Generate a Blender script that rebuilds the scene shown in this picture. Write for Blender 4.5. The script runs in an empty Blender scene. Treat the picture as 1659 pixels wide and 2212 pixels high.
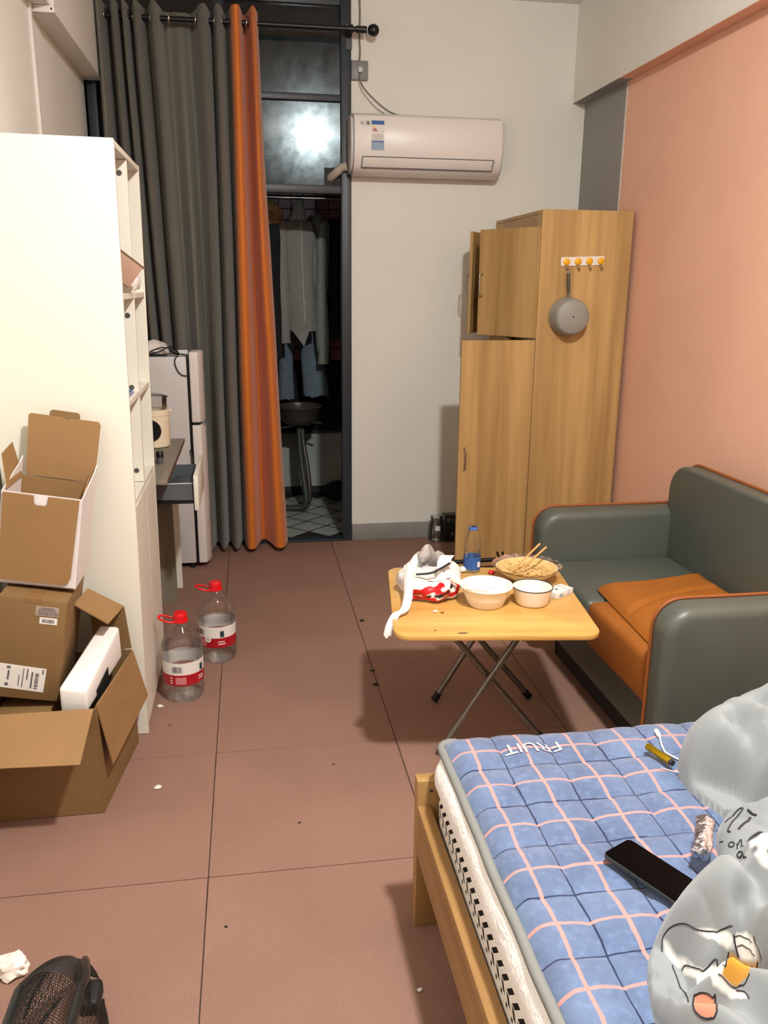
import bpy, bmesh, math, random
from math import sin, cos, pi, radians as R_
from mathutils import Vector, Matrix, noise
random.seed(7)
C = bpy.context.scene.collection
SC = bpy.context.scene

# ------------------------------------------------------------------ camera, world, exposure
cam_d = bpy.data.cameras.new('camera'); cam = bpy.data.objects.new('camera', cam_d); C.objects.link(cam)
SC.camera = cam
pitch, yaw, roll = 0.264763, 0.160345, 0.0087596
F = Vector((sin(yaw)*cos(pitch), cos(yaw)*cos(pitch), -sin(pitch)))
Rt = Vector((cos(yaw), -sin(yaw), 0)); U = Rt.cross(F)
Rt, U = cos(roll)*Rt + sin(roll)*U, -sin(roll)*Rt + cos(roll)*U
cam.matrix_world = Matrix(((Rt.x, U.x, -F.x, 0), (Rt.y, U.y, -F.y, 0), (Rt.z, U.z, -F.z, 1.5), (0, 0, 0, 1)))
cam_d.sensor_fit = 'VERTICAL'; cam_d.sensor_height = 24.0; cam_d.lens = 24.0*1800/2212
cam_d.clip_start = 0.02
w = bpy.data.worlds.new('world'); SC.world = w; w.use_nodes = True
w.node_tree.nodes['Background'].inputs[0].default_value = (0.012, 0.016, 0.024, 1)
w.node_tree.nodes['Background'].inputs[1].default_value = 1.0
SC.view_settings.view_transform = 'Standard'; SC.view_settings.look = 'None'
SC.view_settings.gamma = 1.0; SC.view_settings.use_curve_mapping = False
SC.view_settings.exposure = 0.0
LAMP = (0.68, 0.92, 2.98); LAMP_STRENGTH = 1380.0; LAMP_COL = (1.0, 0.99, 0.955)

# ------------------------------------------------------------------ materials
def lin(h):
    h = h.lstrip('#'); o = []
    for i in (0, 2, 4):
        c = int(h[i:i+2], 16)/255; o.append(c/12.92 if c <= .04045 else ((c+.055)/1.055)**2.4)
    return (*o, 1.0)
class NT:
    def __init__(s, name):
        s.m = bpy.data.materials.new(name); s.m.use_nodes = True
        s.t = s.m.node_tree; s.b = s.t.nodes['Principled BSDF']; s.out = s.t.nodes['Material Output']
    def n(s, typ, ins=None, **kw):
        d = s.t.nodes.new('ShaderNode'+typ)
        for k, v in kw.items(): setattr(d, k, v)
        for k, v in (ins or {}).items(): s.set(d.inputs[k], v)
        return d
    def set(s, sock, v):
        if hasattr(v, 'is_output') or isinstance(v, bpy.types.NodeSocket): s.t.links.new(v, sock)
        else: sock.default_value = v
    def math(s, op, a, b=0.0, c=0.0):
        return s.n('Math', {0: a, 1: b, 2: c}, operation=op).outputs[0]
    def mix(s, f, a, b):
        d = s.n('Mix', {0: f, 6: a, 7: b}, data_type='RGBA'); return d.outputs[2]
    def xyz(s, which='Object'):
        tc = s.n('TexCoord'); sp = s.n('SeparateXYZ', {0: tc.outputs[which]}); return sp.outputs
    def noise(s, scale, detail=3, vec=None, rough=.5):
        d = s.n('TexNoise', {'Scale': scale, 'Detail': detail, 'Roughness': rough})
        s.t.links.new(vec if vec is not None else s.n('TexCoord').outputs['Object'], d.inputs['Vector']); return d.outputs['Fac']
    def stretch(s, x, y, z):
        return s.n('Mapping', {'Vector': s.n('TexCoord').outputs['Object'], 'Scale': (x, y, z)}).outputs[0]
    def bump(s, h, strength=.3, dist=.01):
        d = s.n('Bump', {'Height': h, 'Strength': strength, 'Distance': dist}); s.t.links.new(d.outputs[0], s.b.inputs['Normal'])
    def P(s, **kw):
        for k, v in kw.items(): s.set(s.b.inputs[{'col': 'Base Color', 'rough': 'Roughness', 'metal': 'Metallic', 'spec': 'Specular IOR Level', 'trans': 'Transmission Weight', 'ior': 'IOR', 'alpha': 'Alpha', 'sheen': 'Sheen Weight', 'coat': 'Coat Weight', 'emis': 'Emission Color', 'est': 'Emission Strength'}[k]], v)
def ramp(s, f, lo, hi):
    d = s.n('MapRange', {0: f, 1: lo, 2: hi, 3: 0.0, 4: 1.0}); return d.outputs[0]
def mat(name, col, rough=.5, metal=0, spec=.5, var=0, vs=8, bump=0, bs=60, bd=.004, sheen=0, coat=0):
    s = NT(name); c = lin(col) if isinstance(col, str) else col
    if var:
        f = s.noise(vs, 4); d = tuple(x*(1-var) for x in c[:3])+(1,); l = tuple(min(1, x*(1+var*.6)) for x in c[:3])+(1,)
        s.P(col=s.mix(ramp(s, f, .3, .7), d, l))
    else: s.P(col=c)
    s.P(rough=rough, metal=metal, spec=spec, sheen=sheen, coat=coat)
    if bump: s.bump(s.noise(bs, 4), bump, bd)
    return s.m
def wood(name, c1, c2, sc=(30, 30, 1.5), rough=.45, contrast=(.35, .65), spec=.4):
    s = NT(name); v = s.stretch(*sc); f = s.noise(1.0, 5, v, .6); g = s.noise(.35, 2, v)
    m = s.mix(ramp(s, s.math('MULTIPLY_ADD', g, .5, s.math('MULTIPLY', f, .5)), *contrast), lin(c1), lin(c2))
    s.P(col=m, rough=rough, spec=spec); s.bump(f, .05, .002); return s.m
def glassy(name, tint=(1, 1, 1, 1), gloss=.9, rough=.02, dirt=0.0, ior=1.45, scale=1.0):
    s = NT(name); t = s.t
    tr = s.n('BsdfTransparent', {0: tint}); gl = s.n('BsdfGlossy', {0: (gloss,)*3+(1,), 'Roughness': rough})
    fr = s.n('Fresnel', {0: ior}).outputs[0]
    o = s.n('MixShader', {0: s.math('MULTIPLY', fr, scale)}); t.links.new(tr.outputs[0], o.inputs[1]); t.links.new(gl.outputs[0], o.inputs[2])
    if dirt:   # smeared grime: a blurred sheen plus a thin dusty film
        f = s.math('MULTIPLY_ADD', ramp(s, s.noise(16, 6, None, .7), .3, .75), dirt*.75, dirt*.25)
        gl2 = s.n('BsdfGlossy', {0: (.55, .66, .70, 1), 'Roughness': .17}); df = s.n('BsdfDiffuse', {0: (.30, .34, .35, 1)})
        d2 = s.n('MixShader', {0: .15}); t.links.new(gl2.outputs[0], d2.inputs[1]); t.links.new(df.outputs[0], d2.inputs[2])
        m2 = s.n('MixShader', {0: f}); t.links.new(o.outputs[0], m2.inputs[1]); t.links.new(d2.outputs[0], m2.inputs[2]); o = m2
    t.links.new(o.outputs[0], s.out.inputs[0]); return s.m

M = {}
M['wall'] = mat('wall_paint', '#e3e1d8', .85, var=.04, vs=1.6, bump=.05, bs=90, bd=.002)
M['ceil'] = mat('ceiling_paint', '#e6e2dc', .9)
M['pink'] = mat('pink_wall_paint', '#eab79c', .7, var=.05, vs=1.8, bump=.05, bs=80, bd=.002)
M['greypaint'] = mat('grey_wall_paint', '#94928f', .75, var=.04, vs=2)
M['whiteline'] = mat('white_paint', '#dcd6cf', .7)
def floor_tile():
    s = NT('terracotta_tile'); f = s.noise(3.0, 5); g = s.noise(140, 3); h = s.noise(18, 6, None, .7)
    c = s.mix(ramp(s, f, .25, .75), lin('#87695b'), lin('#937263'))
    c = s.mix(s.math('MULTIPLY', ramp(s, g, .45, .75), .35), c, lin('#7a5c4e'))
    c = s.mix(s.math('MULTIPLY', ramp(s, h, .58, .8), .3), c, lin('#a18272'))
    s.P(col=c, rough=s.math('MULTIPLY_ADD', f, .2, .5), spec=.18); s.bump(g, .06, .001); return s.m
M['tile'] = floor_tile()
M['grout'] = mat('dark_joint', '#4a342b', .9, var=.2, vs=9)
M['skirt'] = mat('grey_skirting_tile', '#8b8a84', .5, var=.1, vs=12)
M['frame'] = mat('blue_grey_metal', '#2b333b', .42, spec=.5, var=.12, vs=14)
M['black'] = mat('black_plastic', '#0b0b0c', .38)
M['blackm'] = mat('black_matte', '#0d0d0e', .65)
M['white'] = mat('white_laminate', '#e3e0d2', .45, var=.02, vs=3)
M['whitep'] = mat('white_plastic', '#e6e0da', .35)
M['fridge'] = mat('fridge_white', '#c9c6c4', .35)
M['cream'] = mat('cream_plastic', '#efe0c4', .3)
M['chrome'] = mat('chrome', '#b8b6b2', .22, metal=1)
M['steel'] = mat('dull_steel_tube', '#84807a', .38, metal=.85, var=.12, vs=20)
M['oak'] = wood('oak_laminate', '#9f7c4c', '#c6a269', (26, 26, 1.1), .42)
M['pine'] = wood('pine_wood', '#7d5a32', '#a57f4f', (22, 1.6, 22), .5)
M['pinev'] = wood('pine_wood_upright', '#8c6a3c', '#b28e5a', (20, 20, 1.6), .5)
M['tablewood'] = wood('pine_table_laminate', '#c8964f', '#deb46c', (1.6, 16, 16), .3, (.40, .60))
M['tabledge'] = mat('table_edge', '#c8965a', .5)
M['deskwood'] = wood('grey_desk_wood', '#6f685b', '#8d8576', (20, 2, 20), .5)
M['deskedge'] = mat('desk_brown_edge', '#6b4a3c', .5)
M['darkpanel'] = wood('desk_panel_grey_brown', '#6d675a', '#8c8574', (20, 20, 2), .5)
M['drawerg'] = mat('drawer_grey', '#5b5e62', .5, var=.08)
M['card'] = mat('cardboard', '#916f45', .75, var=.06, vs=6, bump=.05, bs=120, bd=.001)
M['cardd'] = mat('cardboard_outer', '#7d6039', .72, var=.07, vs=5, bump=.05, bs=120, bd=.001)
M['cardw'] = mat('cardboard_white_face', '#ded8d6', .55)
M['cardedge'] = mat('cardboard_cut_edge', '#c39a66', .8)
M['foam'] = mat('styrofoam', '#ebe6e2', .6, bump=.15, bs=130, bd=.002)
M['paper'] = mat('paper_white', '#e2ded8', .7)
M['papergrey'] = mat('paper_grey_label', '#a8988a', .7)
M['ink'] = mat('ink_grey', '#5e5c60', .7)
M['inkd'] = mat('ink_dark', '#26252a', .7)
M['inkb'] = mat('ink_blue', '#2d5a9e', .6)
M['inky'] = mat('ink_yellow', '#e0b11e', .6)
M['inkr'] = mat('ink_red', '#b0202a', .6)
M['inklb'] = mat('ink_light_blue', '#8fa4bb', .6)
M['red'] = mat('red_plastic', '#d5101c', .28)
M['curtain'] = mat('curtain_grey_cloth', '#6d6b60', .6, spec=.35, var=.08, vs=30, bump=.08, bs=400, bd=.0006, sheen=.25)
M['orange'] = mat('curtain_orange_cloth', '#cf7224', .6, spec=.35, var=.06, vs=30, bump=.08, bs=400, bd=.0006, sheen=.25)
M['leather'] = mat('grey_green_leather', '#52574f', .42, spec=.45, var=.06, vs=5, bump=.12, bs=350, bd=.0008)
M['tan'] = mat('tan_leather', '#96581f', .45, spec=.45, var=.08, vs=6, bump=.1, bs=300, bd=.0008)
M['piping'] = mat('brown_piping', '#8a4a1e', .5)
M['tanpillow'] = mat('tan_pillow_leather', '#9c5c1c', .45, spec=.45, var=.07, vs=7, bump=.1, bs=200, bd=.001)
M['pan'] = mat('grey_pan_coating', '#928f86', .5)
M['pand'] = mat('dark_grey_handle', '#4a4842', .45)
M['yellow'] = mat('yellow_button', '#f2b400', .4)
M['brown'] = mat('brown_hook', '#8a6f55', .35, metal=.6)
M['food'] = mat('noodles', '#dcb878', .5, var=.2, vs=40, bump=.6, bs=90, bd=.006)
M['bamboo'] = mat('bamboo', '#d0a060', .55)
M['ceramic'] = mat('white_ceramic', '#ece4d4', .18)
M['takeout'] = mat('white_takeout_plastic', '#f0ece5', .35)
M['film'] = glassy('cling_film', (.97, .94, .88, 1), .9, .2, 0, 1.5, 1.6)
M['glass'] = glassy('window_glass', (.44, .48, .49, 1), .75, .03, .07, 1.5, 1.2)
M['pet'] = glassy('pet_bottle', (.993, .993, .99, 1), .95, .05, 0, 1.45, .55)
M['jar'] = glassy('clear_tub_plastic', (.93, .93, .92, 1), .9, .12, 0, 1.5, 1.8)
s_ = NT('water'); s_.P(col=(1, 1, 1, 1), rough=.0, trans=1.0, ior=1.33)
t_ = s_.n('BsdfTransparent', {0: (.985, .99, .99, 1)}); m_ = s_.n('MixShader', {0: .68}); s_.t.links.new(s_.b.outputs[0], m_.inputs[1]); s_.t.links.new(t_.outputs[0], m_.inputs[2]); s_.t.links.new(m_.outputs[0], s_.out.inputs[0]); M['water'] = s_.m
M['screen'] = mat('phone_screen', '#020203', .2, spec=.06)
M['phonebody'] = mat('phone_frame', '#3a4240', .3, metal=.4)
M['gold'] = mat('gold_lacquer', '#a98a10', .25, metal=.75)
s_ = NT('foil'); s_.P(col=(.55, .55, .60, 1), rough=.2, metal=1.0); s_.bump(s_.noise(45, 3), 1.0, .01); M['foil'] = s_.m
M['tissue'] = mat('tissue_paper', '#efe6da', .85, bump=.3, bs=40, bd=.004)
M['dust'] = mat('hair_dust', '#33281f', .95)
M['sinkm'] = mat('sink_grey_brown', '#4a423a', .35)
M['pipe'] = mat('grey_drain_pipe', '#3c423f', .5)
M['hood1'] = mat('heather_grey_fleece', '#8f908a', .95, var=.12, vs=40, bump=.3, bs=200, bd=.002)
M['hood2'] = mat('grey_green_fleece', '#88928a', .95, var=.12, vs=40, bump=.3, bs=200, bd=.002)
M['denim'] = mat('washed_denim', '#6c7d8a', .9, var=.15, vs=25, bump=.2, bs=250, bd=.001)
M['darkcloth'] = mat('dark_cloth', '#1a1b1e', .95, var=.2, vs=12)
M['fur'] = mat('brown_fur', '#8f7550', 1.0, var=.3, vs=40, bump=.8, bs=90, bd=.01)
M['btile'] = mat('pink_wall_tile', '#a8707c', .4, var=.08, vs=9)
M['bgrout'] = mat('tile_grout_dark', '#171215', .9)
M['bfloor'] = mat('pale_diamond_tile', '#a7ada6', .35, var=.1, vs=8)
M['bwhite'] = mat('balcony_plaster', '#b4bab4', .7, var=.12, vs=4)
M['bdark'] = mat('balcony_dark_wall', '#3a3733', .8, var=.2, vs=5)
M['socket'] = mat('grey_socket', '#7d7d7b', .4)
M['cable'] = mat('grey_cable', '#75706a', .5)
M['pipefoam'] = mat('pipe_insulation', '#b5ac9e', .7, bump=.4, bs=60)
M['teabox'] = mat('dark_green_box', '#0f1d18', .3)
M['netm'] = mat('black_net', '#171413', .5)
M['netrib'] = mat('black_rib', '#1c1e1d', .35)
M['bagw'] = mat('white_carrier_plastic', '#e8e2dd', .35, bump=.5, bs=22, bd=.006)

# ------------------------------------------------------------------ geometry helpers
class MB:
    def __init__(s): s.v = []; s.f = []; s.m = []
    def add(s, vs, fs, m=0):
        o = len(s.v); s.v += [tuple(v) for v in vs]
        s.f += [tuple(i+o for i in f) for f in fs]; s.m += [m]*len(fs); return s
    def box(s, x0, x1, y0, y1, z0, z1, m=0):
        return s.add([(x, y, z) for z in (z0, z1) for y in (y0, y1) for x in (x0, x1)],
                     [(0, 2, 3, 1), (4, 5, 7, 6), (0, 1, 5, 4), (2, 6, 7, 3), (0, 4, 6, 2), (1, 3, 7, 5)], m)
    def slab(s, p, th, m=0, flip=False):
        p = [Vector(q) for q in p]; n = (p[1]-p[0]).cross(p[-1]-p[0]).normalized()*th*(-1 if flip else 1); k = len(p)
        fs = [tuple(range(k))[::-1], tuple(range(k, 2*k))]+[(i, (i+1) % k, k+(i+1) % k, k+i) for i in range(k)]
        return s.add(p+[q+n for q in p], fs, m)
    def prism(s, poly, axis, a, b, m=0):
        k = len(poly); mk = {'x': lambda u, v, t: (t, u, v), 'y': lambda u, v, t: (u, t, v), 'z': lambda u, v, t: (u, v, t)}[axis]
        return s.add([mk(u, v, a) for u, v in poly]+[mk(u, v, b) for u, v in poly],
                     [tuple(range(k))[::-1], tuple(range(k, 2*k))]+[(i, (i+1) % k, k+(i+1) % k, k+i) for i in range(k)], m)
    def tube(s, pts, r, n=8, m=0, caps=True):
        pts = [Vector(p) for p in pts]; rs = list(r) if isinstance(r, (list, tuple)) else [r]*len(pts); vs = []; prev = None
        kp = [i for i in range(len(pts)) if i == 0 or (pts[i]-pts[i-1]).length > 1e-6]; pts = [pts[i] for i in kp]; rs = [rs[i] for i in kp]
        for i, p in enumerate(pts):
            d = (pts[min(i+1, len(pts)-1)]-pts[max(i-1, 0)]).normalized()
            if prev is None: a = d.orthogonal().normalized()
            else: a = (prev-d*prev.dot(d)).normalized()
            prev = a; b = d.cross(a)
            vs += [p+(a*cos(2*pi*j/n)+b*sin(2*pi*j/n))*rs[i] for j in range(n)]
        fs = [(i*n+j, i*n+(j+1) % n, (i+1)*n+(j+1) % n, (i+1)*n+j) for i in range(len(pts)-1) for j in range(n)]
        if caps: fs += [tuple(range(n))[::-1], tuple(range((len(pts)-1)*n, len(pts)*n))]
        return s.add(vs, fs, m)
    def lathe(s, prof, c=(0, 0, 0), n=24, m=0, caps=(True, True), sq=None, axis='z', wob=None):
        vs = []
        for k, (r, z) in enumerate(prof):
            for j in range(n):
                a = 2*pi*j/n; rr = r*(wob(a, k) if wob else 1); x, y = rr*cos(a), rr*sin(a)*(sq or 1)
                vs.append({'z': (c[0]+x, c[1]+y, c[2]+z), 'y': (c[0]+x, c[1]+z, c[2]+y), 'x': (c[0]+z, c[1]+x, c[2]+y)}[axis])
        q = len(prof); fs = [(i*n+j, i*n+(j+1) % n, (i+1)*n+(j+1) % n, (i+1)*n+j) for i in range(q-1) for j in range(n)]
        if caps[0]: fs.append(tuple(range(n))[::-1])
        if caps[1]: fs.append(tuple(range((q-1)*n, q*n)))
        return s.add(vs, fs, m)
    def grid(s, fn, nu, nv, m=0, wrap=False):
        vs = [fn(i/nu, j/nv) for j in range(nv+1) for i in range(nu+1)]
        return s.add(vs, [(j*(nu+1)+i, j*(nu+1)+i+1, (j+1)*(nu+1)+i+1, (j+1)*(nu+1)+i) for j in range(nv) for i in range(nu)], m)
    def build(s, name, mats, parent=None, bevel=0, seg=2, smooth=None, solid=0, local=False, origin=None, fix=True):
        me = bpy.data.meshes.new(name)
        off = Vector((0, 0, 0))
        if parent is not None and not local: off = Vector(parent['base'])
        if parent is None:
            xs, ys, zs = zip(*s.v); off = Vector(origin or ((min(xs)+max(xs))/2, (min(ys)+max(ys))/2, min(zs)))
        me.from_pydata([tuple(Vector(v)-off) for v in s.v], [], s.f)
        for mm in (mats if isinstance(mats, (list, tuple)) else [mats]): me.materials.append(M[mm] if isinstance(mm, str) else mm)
        for p, i in zip(me.polygons, s.m): p.material_index = i
        if bevel or solid or fix:
            bm = bmesh.new(); bm.from_mesh(me)
            if fix: bmesh.ops.recalc_face_normals(bm, faces=bm.faces)
            if solid: bmesh.ops.solidify(bm, geom=bm.faces[:], thickness=solid)
            if bevel:
                es = [e for e in bm.edges if len(e.link_faces) == 2 and e.calc_face_angle() > .5]
                bmesh.ops.bevel(bm, geom=es, offset=bevel, segments=seg, affect='EDGES', profile=.5, clamp_overlap=True)
            bm.to_mesh(me); bm.free()
        if smooth is None: smooth = 40 if bevel else 0
        if smooth:
            for p in me.polygons: p.use_smooth = True
            me.set_sharp_from_angle(angle=R_(smooth))
        o = bpy.data.objects.new(name, me); C.objects.link(o)
        if parent is None: o.location = off; o['base'] = tuple(off)
        else:
            o.parent = parent; o['base'] = tuple(parent['base'])
            if not local: pass
        return o
def thing(name, label, cat, loc=(0, 0, 0), rot=(0, 0, 0), group=None):
    o = bpy.data.objects.new(name, None); C.objects.link(o); o.location = loc; o.rotation_euler = rot; o.empty_display_size = .1
    o['base'] = tuple(loc); o['label'] = label; o['category'] = cat
    if group: o['group'] = group
    return o
def tag(o, label, cat, group=None, kind=None):
    o['label'] = label; o['category'] = cat
    if group: o['group'] = group
    if kind: o['kind'] = kind
    return o
def struct(o): o['kind'] = 'structure'; return o
def lbl(o, t): o['label'] = t; return o
def copy_tree(o, parent=None):
    c = o.copy(); C.objects.link(c)
    if parent: c.parent = parent
    for ch in list(o.children): copy_tree(ch, c)
    return c
def catmull(pts, k=8):
    pts = [Vector(p) for p in pts]; P = [2*pts[0]-pts[1]]+pts+[2*pts[-1]-pts[-2]]; out = []
    for i in range(1, len(P)-2):
        for j in range(k):
            t = j/k; a, b, c, d = P[i-1:i+3]
            out.append(.5*((2*b)+(c-a)*t+(2*a-5*b+4*c-d)*t*t+(3*b-a-3*c+d)*t**3))
    return out+[pts[-1]]
def rrect(w_, h_, r, n=5, cx=0, cy=0):
    o = []
    for sx, sy, a0 in ((1, 1, 0), (-1, 1, 90), (-1, -1, 180), (1, -1, 270)):
        for i in range(n+1):
            a = R_(a0+90*i/n); o.append((cx+sx*(w_/2-r)+r*cos(a), cy+sy*(h_/2-r)+r*sin(a)))
    return o
def text(body, size, matn, parent, mw, name='lettering', ext=.0004):
    cu = bpy.data.curves.new('t', 'FONT'); cu.body = body; cu.size = size; cu.align_x = 'CENTER'; cu.align_y = 'CENTER'; cu.extrude = ext
    cu.resolution_u = 3; cu.offset = 0
    ob = bpy.data.objects.new('t', cu); C.objects.link(ob)
    dg = bpy.context.evaluated_depsgraph_get(); me = bpy.data.meshes.new_from_object(ob.evaluated_get(dg))
    bpy.data.objects.remove(ob); me.name = name; me.materials.clear(); me.materials.append(M[matn])
    me.transform(mw)
    o = bpy.data.objects.new(name, me); C.objects.link(o); o.parent = parent; o['base'] = tuple(parent['base']); return o
def frame_m(o, x, y):
    x = Vector(x).normalized(); y = Vector(y); z = x.cross(y).normalized(); y = z.cross(x)
    return Matrix(((x.x, y.x, z.x, o[0]), (x.y, y.y, z.y, o[1]), (x.z, y.z, z.z, o[2]), (0, 0, 0, 1)))

# ------------------------------------------------------------------ room shell
XL, XR, YB, YF, ZC = -.775, 1.90, 4.844, -1.3, 2.98
fl = struct(MB().box(XL-.1, XR+.1, YF, 4.90, -.10, -.004).build('floor', 'grout', origin=(0, 0, -.1)))
xj = [XL+.002]+[-.15+.605*k for k in range(-1, 4)]+[XR-.002]; xj = sorted(x for x in set(xj) if XL <= x <= XR)
yj = [YF]+[1.905+.61*k for k in range(-5, 5)]+[4.842]; yj = sorted(y for y in set(yj) if YF <= y <= 4.843)
meshes = {}
for i in range(len(xj)-1):
    for j in range(len(yj)-1):
        sx, sy = xj[i+1]-xj[i], yj[j+1]-yj[j]
        if sx < .03 or sy < .03: continue
        key = (round(sx, 3), round(sy, 3))
        if key not in meshes:
            o = MB().box(-sx/2+.0014, sx/2-.0014, -sy/2+.0014, sy/2-.0014, -.008, 0).build('tile', 'tile', fl, bevel=.0008, seg=1, local=True); meshes[key] = o.data
        else:
            o = bpy.data.objects.new('tile', meshes[key]); C.objects.link(o); o.parent = fl
        o.location = Vector(((xj[i]+xj[i+1])/2, (yj[j]+yj[j+1])/2, 0))-Vector(fl['base'])
struct(MB().box(XL-.1, XR+.1, YF-.1, YB+.12, ZC, ZC+.1).build('ceiling', 'ceil'))
struct(MB().box(XL-.1, XL, YF-.1, 4.80, 0, ZC).build('wall_left', 'wall'))
struct(MB().box(XL-.1, XR+.1, YF-.1, YF, 0, ZC).build('wall_front', mat('wall_front_paint', '#7d766e', .8)))
wr = MB().box(XR, XR+.1, YF-.1, 4.30, 0, ZC, 0).box(XR, XR+.1, 4.30, YB+.1, 0, ZC, 1).box(XR-.0015, XR, 4.287, 4.302, 1.5, 2.4665, 2)
struct(wr.build('wall_right', ['pink', 'greypaint', 'whiteline']))
struct(MB().box(.585, XR, YB, YB+.1, 0, ZC).build('wall_back', 'wall'))
# beams along both side walls (underside painted like the wall below)
b = MB().box(1.829, XR, YF, YB, 2.49, ZC, 0).box(1.8295, XR, YF, 4.235, 2.488, 2.4905, 1).box(1.8295, XR, 4.235, YB, 2.488, 2.4905, 2)
struct(b.build('trim_1', ['wall', 'pink', 'greypaint']))
struct(MB().box(XL, -.683, 3.715, 4.80, 2.489, ZC).build('trim_2', 'wall'))
struct(MB().box(XL, -.70, YF, 3.712, 2.515, ZC).build('trim_3', 'wall'))
tr = struct(MB().box(XL, -.683, 3.695, 3.715, 2.489, 2.514).box(-.70, -.683, 3.695, 3.715, 2.514, ZC).build('trim_4', 'whiteline', bevel=.002))
for x in (-.765, -.694):
    MB().lathe([(.004, 0), (.003, .004)], (x, 3.694, 2.502), 8, axis='y').build('screw', 'blackm', tr)
struct(MB().box(XL, XL+.013, 3.665, 3.69, 0, 2.515).build('trim_5', 'whiteline', bevel=.002))
struct(MB().box(.587, XR, YB-.012, YB, 0, .102).build('baseboard_back', 'skirt', bevel=.003))
struct(MB().box(XL, XL+.012, 3.70, 4.80, 0, .10).build('baseboard_left', 'skirt', bevel=.003))

# door frame: dark metal, glass panes above, open doorway right of the curtain
d1 = struct(MB().box(.530, .585, 4.83, 4.90, 0, 2.98).build('door_1', 'frame', bevel=.003))
P = lambda mb, n, m='frame', par=d1, **k: mb.build(n, m, par, **k)
P(MB().box(-.765, -.715, 4.80, 4.90, 0, 2.98), 'frame_post', bevel=.003)
P(MB().box(-.12, -.07, 4.84, 4.895, 0, 2.98), 'mullion', bevel=.003)
P(MB().box(-.715, .530, 4.84, 4.895, 1.985, 2.028), 'transom', bevel=.003)
P(MB().box(-.715, .530, 4.84, 4.895, 2.448, 2.482), 'transom', bevel=.003)
P(MB().box(-.715, .530, 4.84, 4.895, 2.905, 2.98), 'transom', bevel=.003)
P(MB().box(-.07, .530, 4.83, 4.91, 0, .014), 'sill', bevel=.002)
for x0, x1 in ((-.715, -.12), (-.07, .530)):
    for z0, z1 in ((2.028, 2.448), (2.482, 2.905)):
        P(MB().box(x0, x1, 4.865, 4.870, z0, z1), 'pane', 'glass')
P(MB().box(-.715, -.12, 4.865, 4.870, .06, 1.985), 'pane', 'glass')
P(MB().box(-.715, -.12, 4.84, 4.895, 0, .06), 'bottom_rail', bevel=.003)
P(MB().tube([(.492, 4.852, 2.0), (.492, 4.852, 2.13)], .001).box(.44, .529, 4.860, 4.864, 2.03, 2.12), 'pipe_hole_plate', 'blackm')

# balcony behind the doorway
BX0, BX1, BY1 = -.80, .92, 6.12
struct(MB().box(BX0, BX1, 4.90, BY1, -.10, -.008).build('floor', 'bgrout'))
bf = bpy.data.objects['floor.001']
diam = MB(); hd = .135
dm = MB().prism([(hd-.014, 0), (0, hd-.014), (-hd+.014, 0), (0, -hd+.014)], 'z', -.010, -.0055).build('tile', 'bfloor', bf, local=True); first = True
for i in range(-5, 6):
    for j in range(0, 14):
        x, y = .34+i*2*hd*.9+(hd*.9 if j % 2 else 0), 4.955+j*hd*.9
        if not (BX0+.1 < x < BX1-.1 and 4.99 < y < BY1-.08) or (x < -.15): continue
        o = dm if first else bpy.data.objects.new('tile', dm.data)
        if not first: C.objects.link(o); o.parent = bf
        first = False; o.scale = (.9, .9, 1); o.location = Vector((x, y, 0))-Vector(bf['base'])
wb = struct(MB().box(BX0, BX1, BY1, BY1+.08, .46, 2.9).build('wall_balcony', 'bgrout'))
tm = None
for i in range(9):
    for j in range(20):
        x, z = .02+i*.086, 1.02+j*.086
        if tm is None: tm = MB().box(-.0395, .0395, -.006, 0, -.0395, .0395).build('tile', 'btile', wb, local=True); o = tm
        else: o = bpy.data.objects.new('tile', tm.data); C.objects.link(o); o.parent = wb
        o.location = Vector((x, BY1, z))-Vector(wb['base'])
struct(MB().box(BX0, BX1, BY1-.03, BY1+.08, 0, .46).build('wall_balcony_low', 'bwhite'))
struct(MB().box(BX0, BX1, BY1-.05, BY1-.031, .452, .47).box(BX0, BX1, BY1-.032, BY1-.03, 0, .05).build('trim_6', 'bdark'))
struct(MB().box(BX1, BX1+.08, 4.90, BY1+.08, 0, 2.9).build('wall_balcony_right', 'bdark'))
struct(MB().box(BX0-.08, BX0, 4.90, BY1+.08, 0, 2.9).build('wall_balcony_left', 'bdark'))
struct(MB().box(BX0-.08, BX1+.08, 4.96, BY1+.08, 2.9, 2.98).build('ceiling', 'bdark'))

# ceiling lamp (just above the frame)
lamp = thing('ceiling_lamp', 'round white ceiling lamp shining down over the bed', 'lamp', LAMP)
MB().lathe([(.14, 0), (.14, -.02), (.125, -.03)], LAMP, 32).build('lamp_base', 'whitep', lamp, smooth=40)
e_ = NT('lamp_diffuser'); e_.P(col=(1, 1, 1, 1), emis=(*LAMP_COL, 1), est=LAMP_STRENGTH)
MB().lathe([(.085, -.030), (.083, -.055), (.066, -.078), (.036, -.090), (.004, -.093)], LAMP, 32).build('diffuser', e_.m, lamp, smooth=60)

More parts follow.
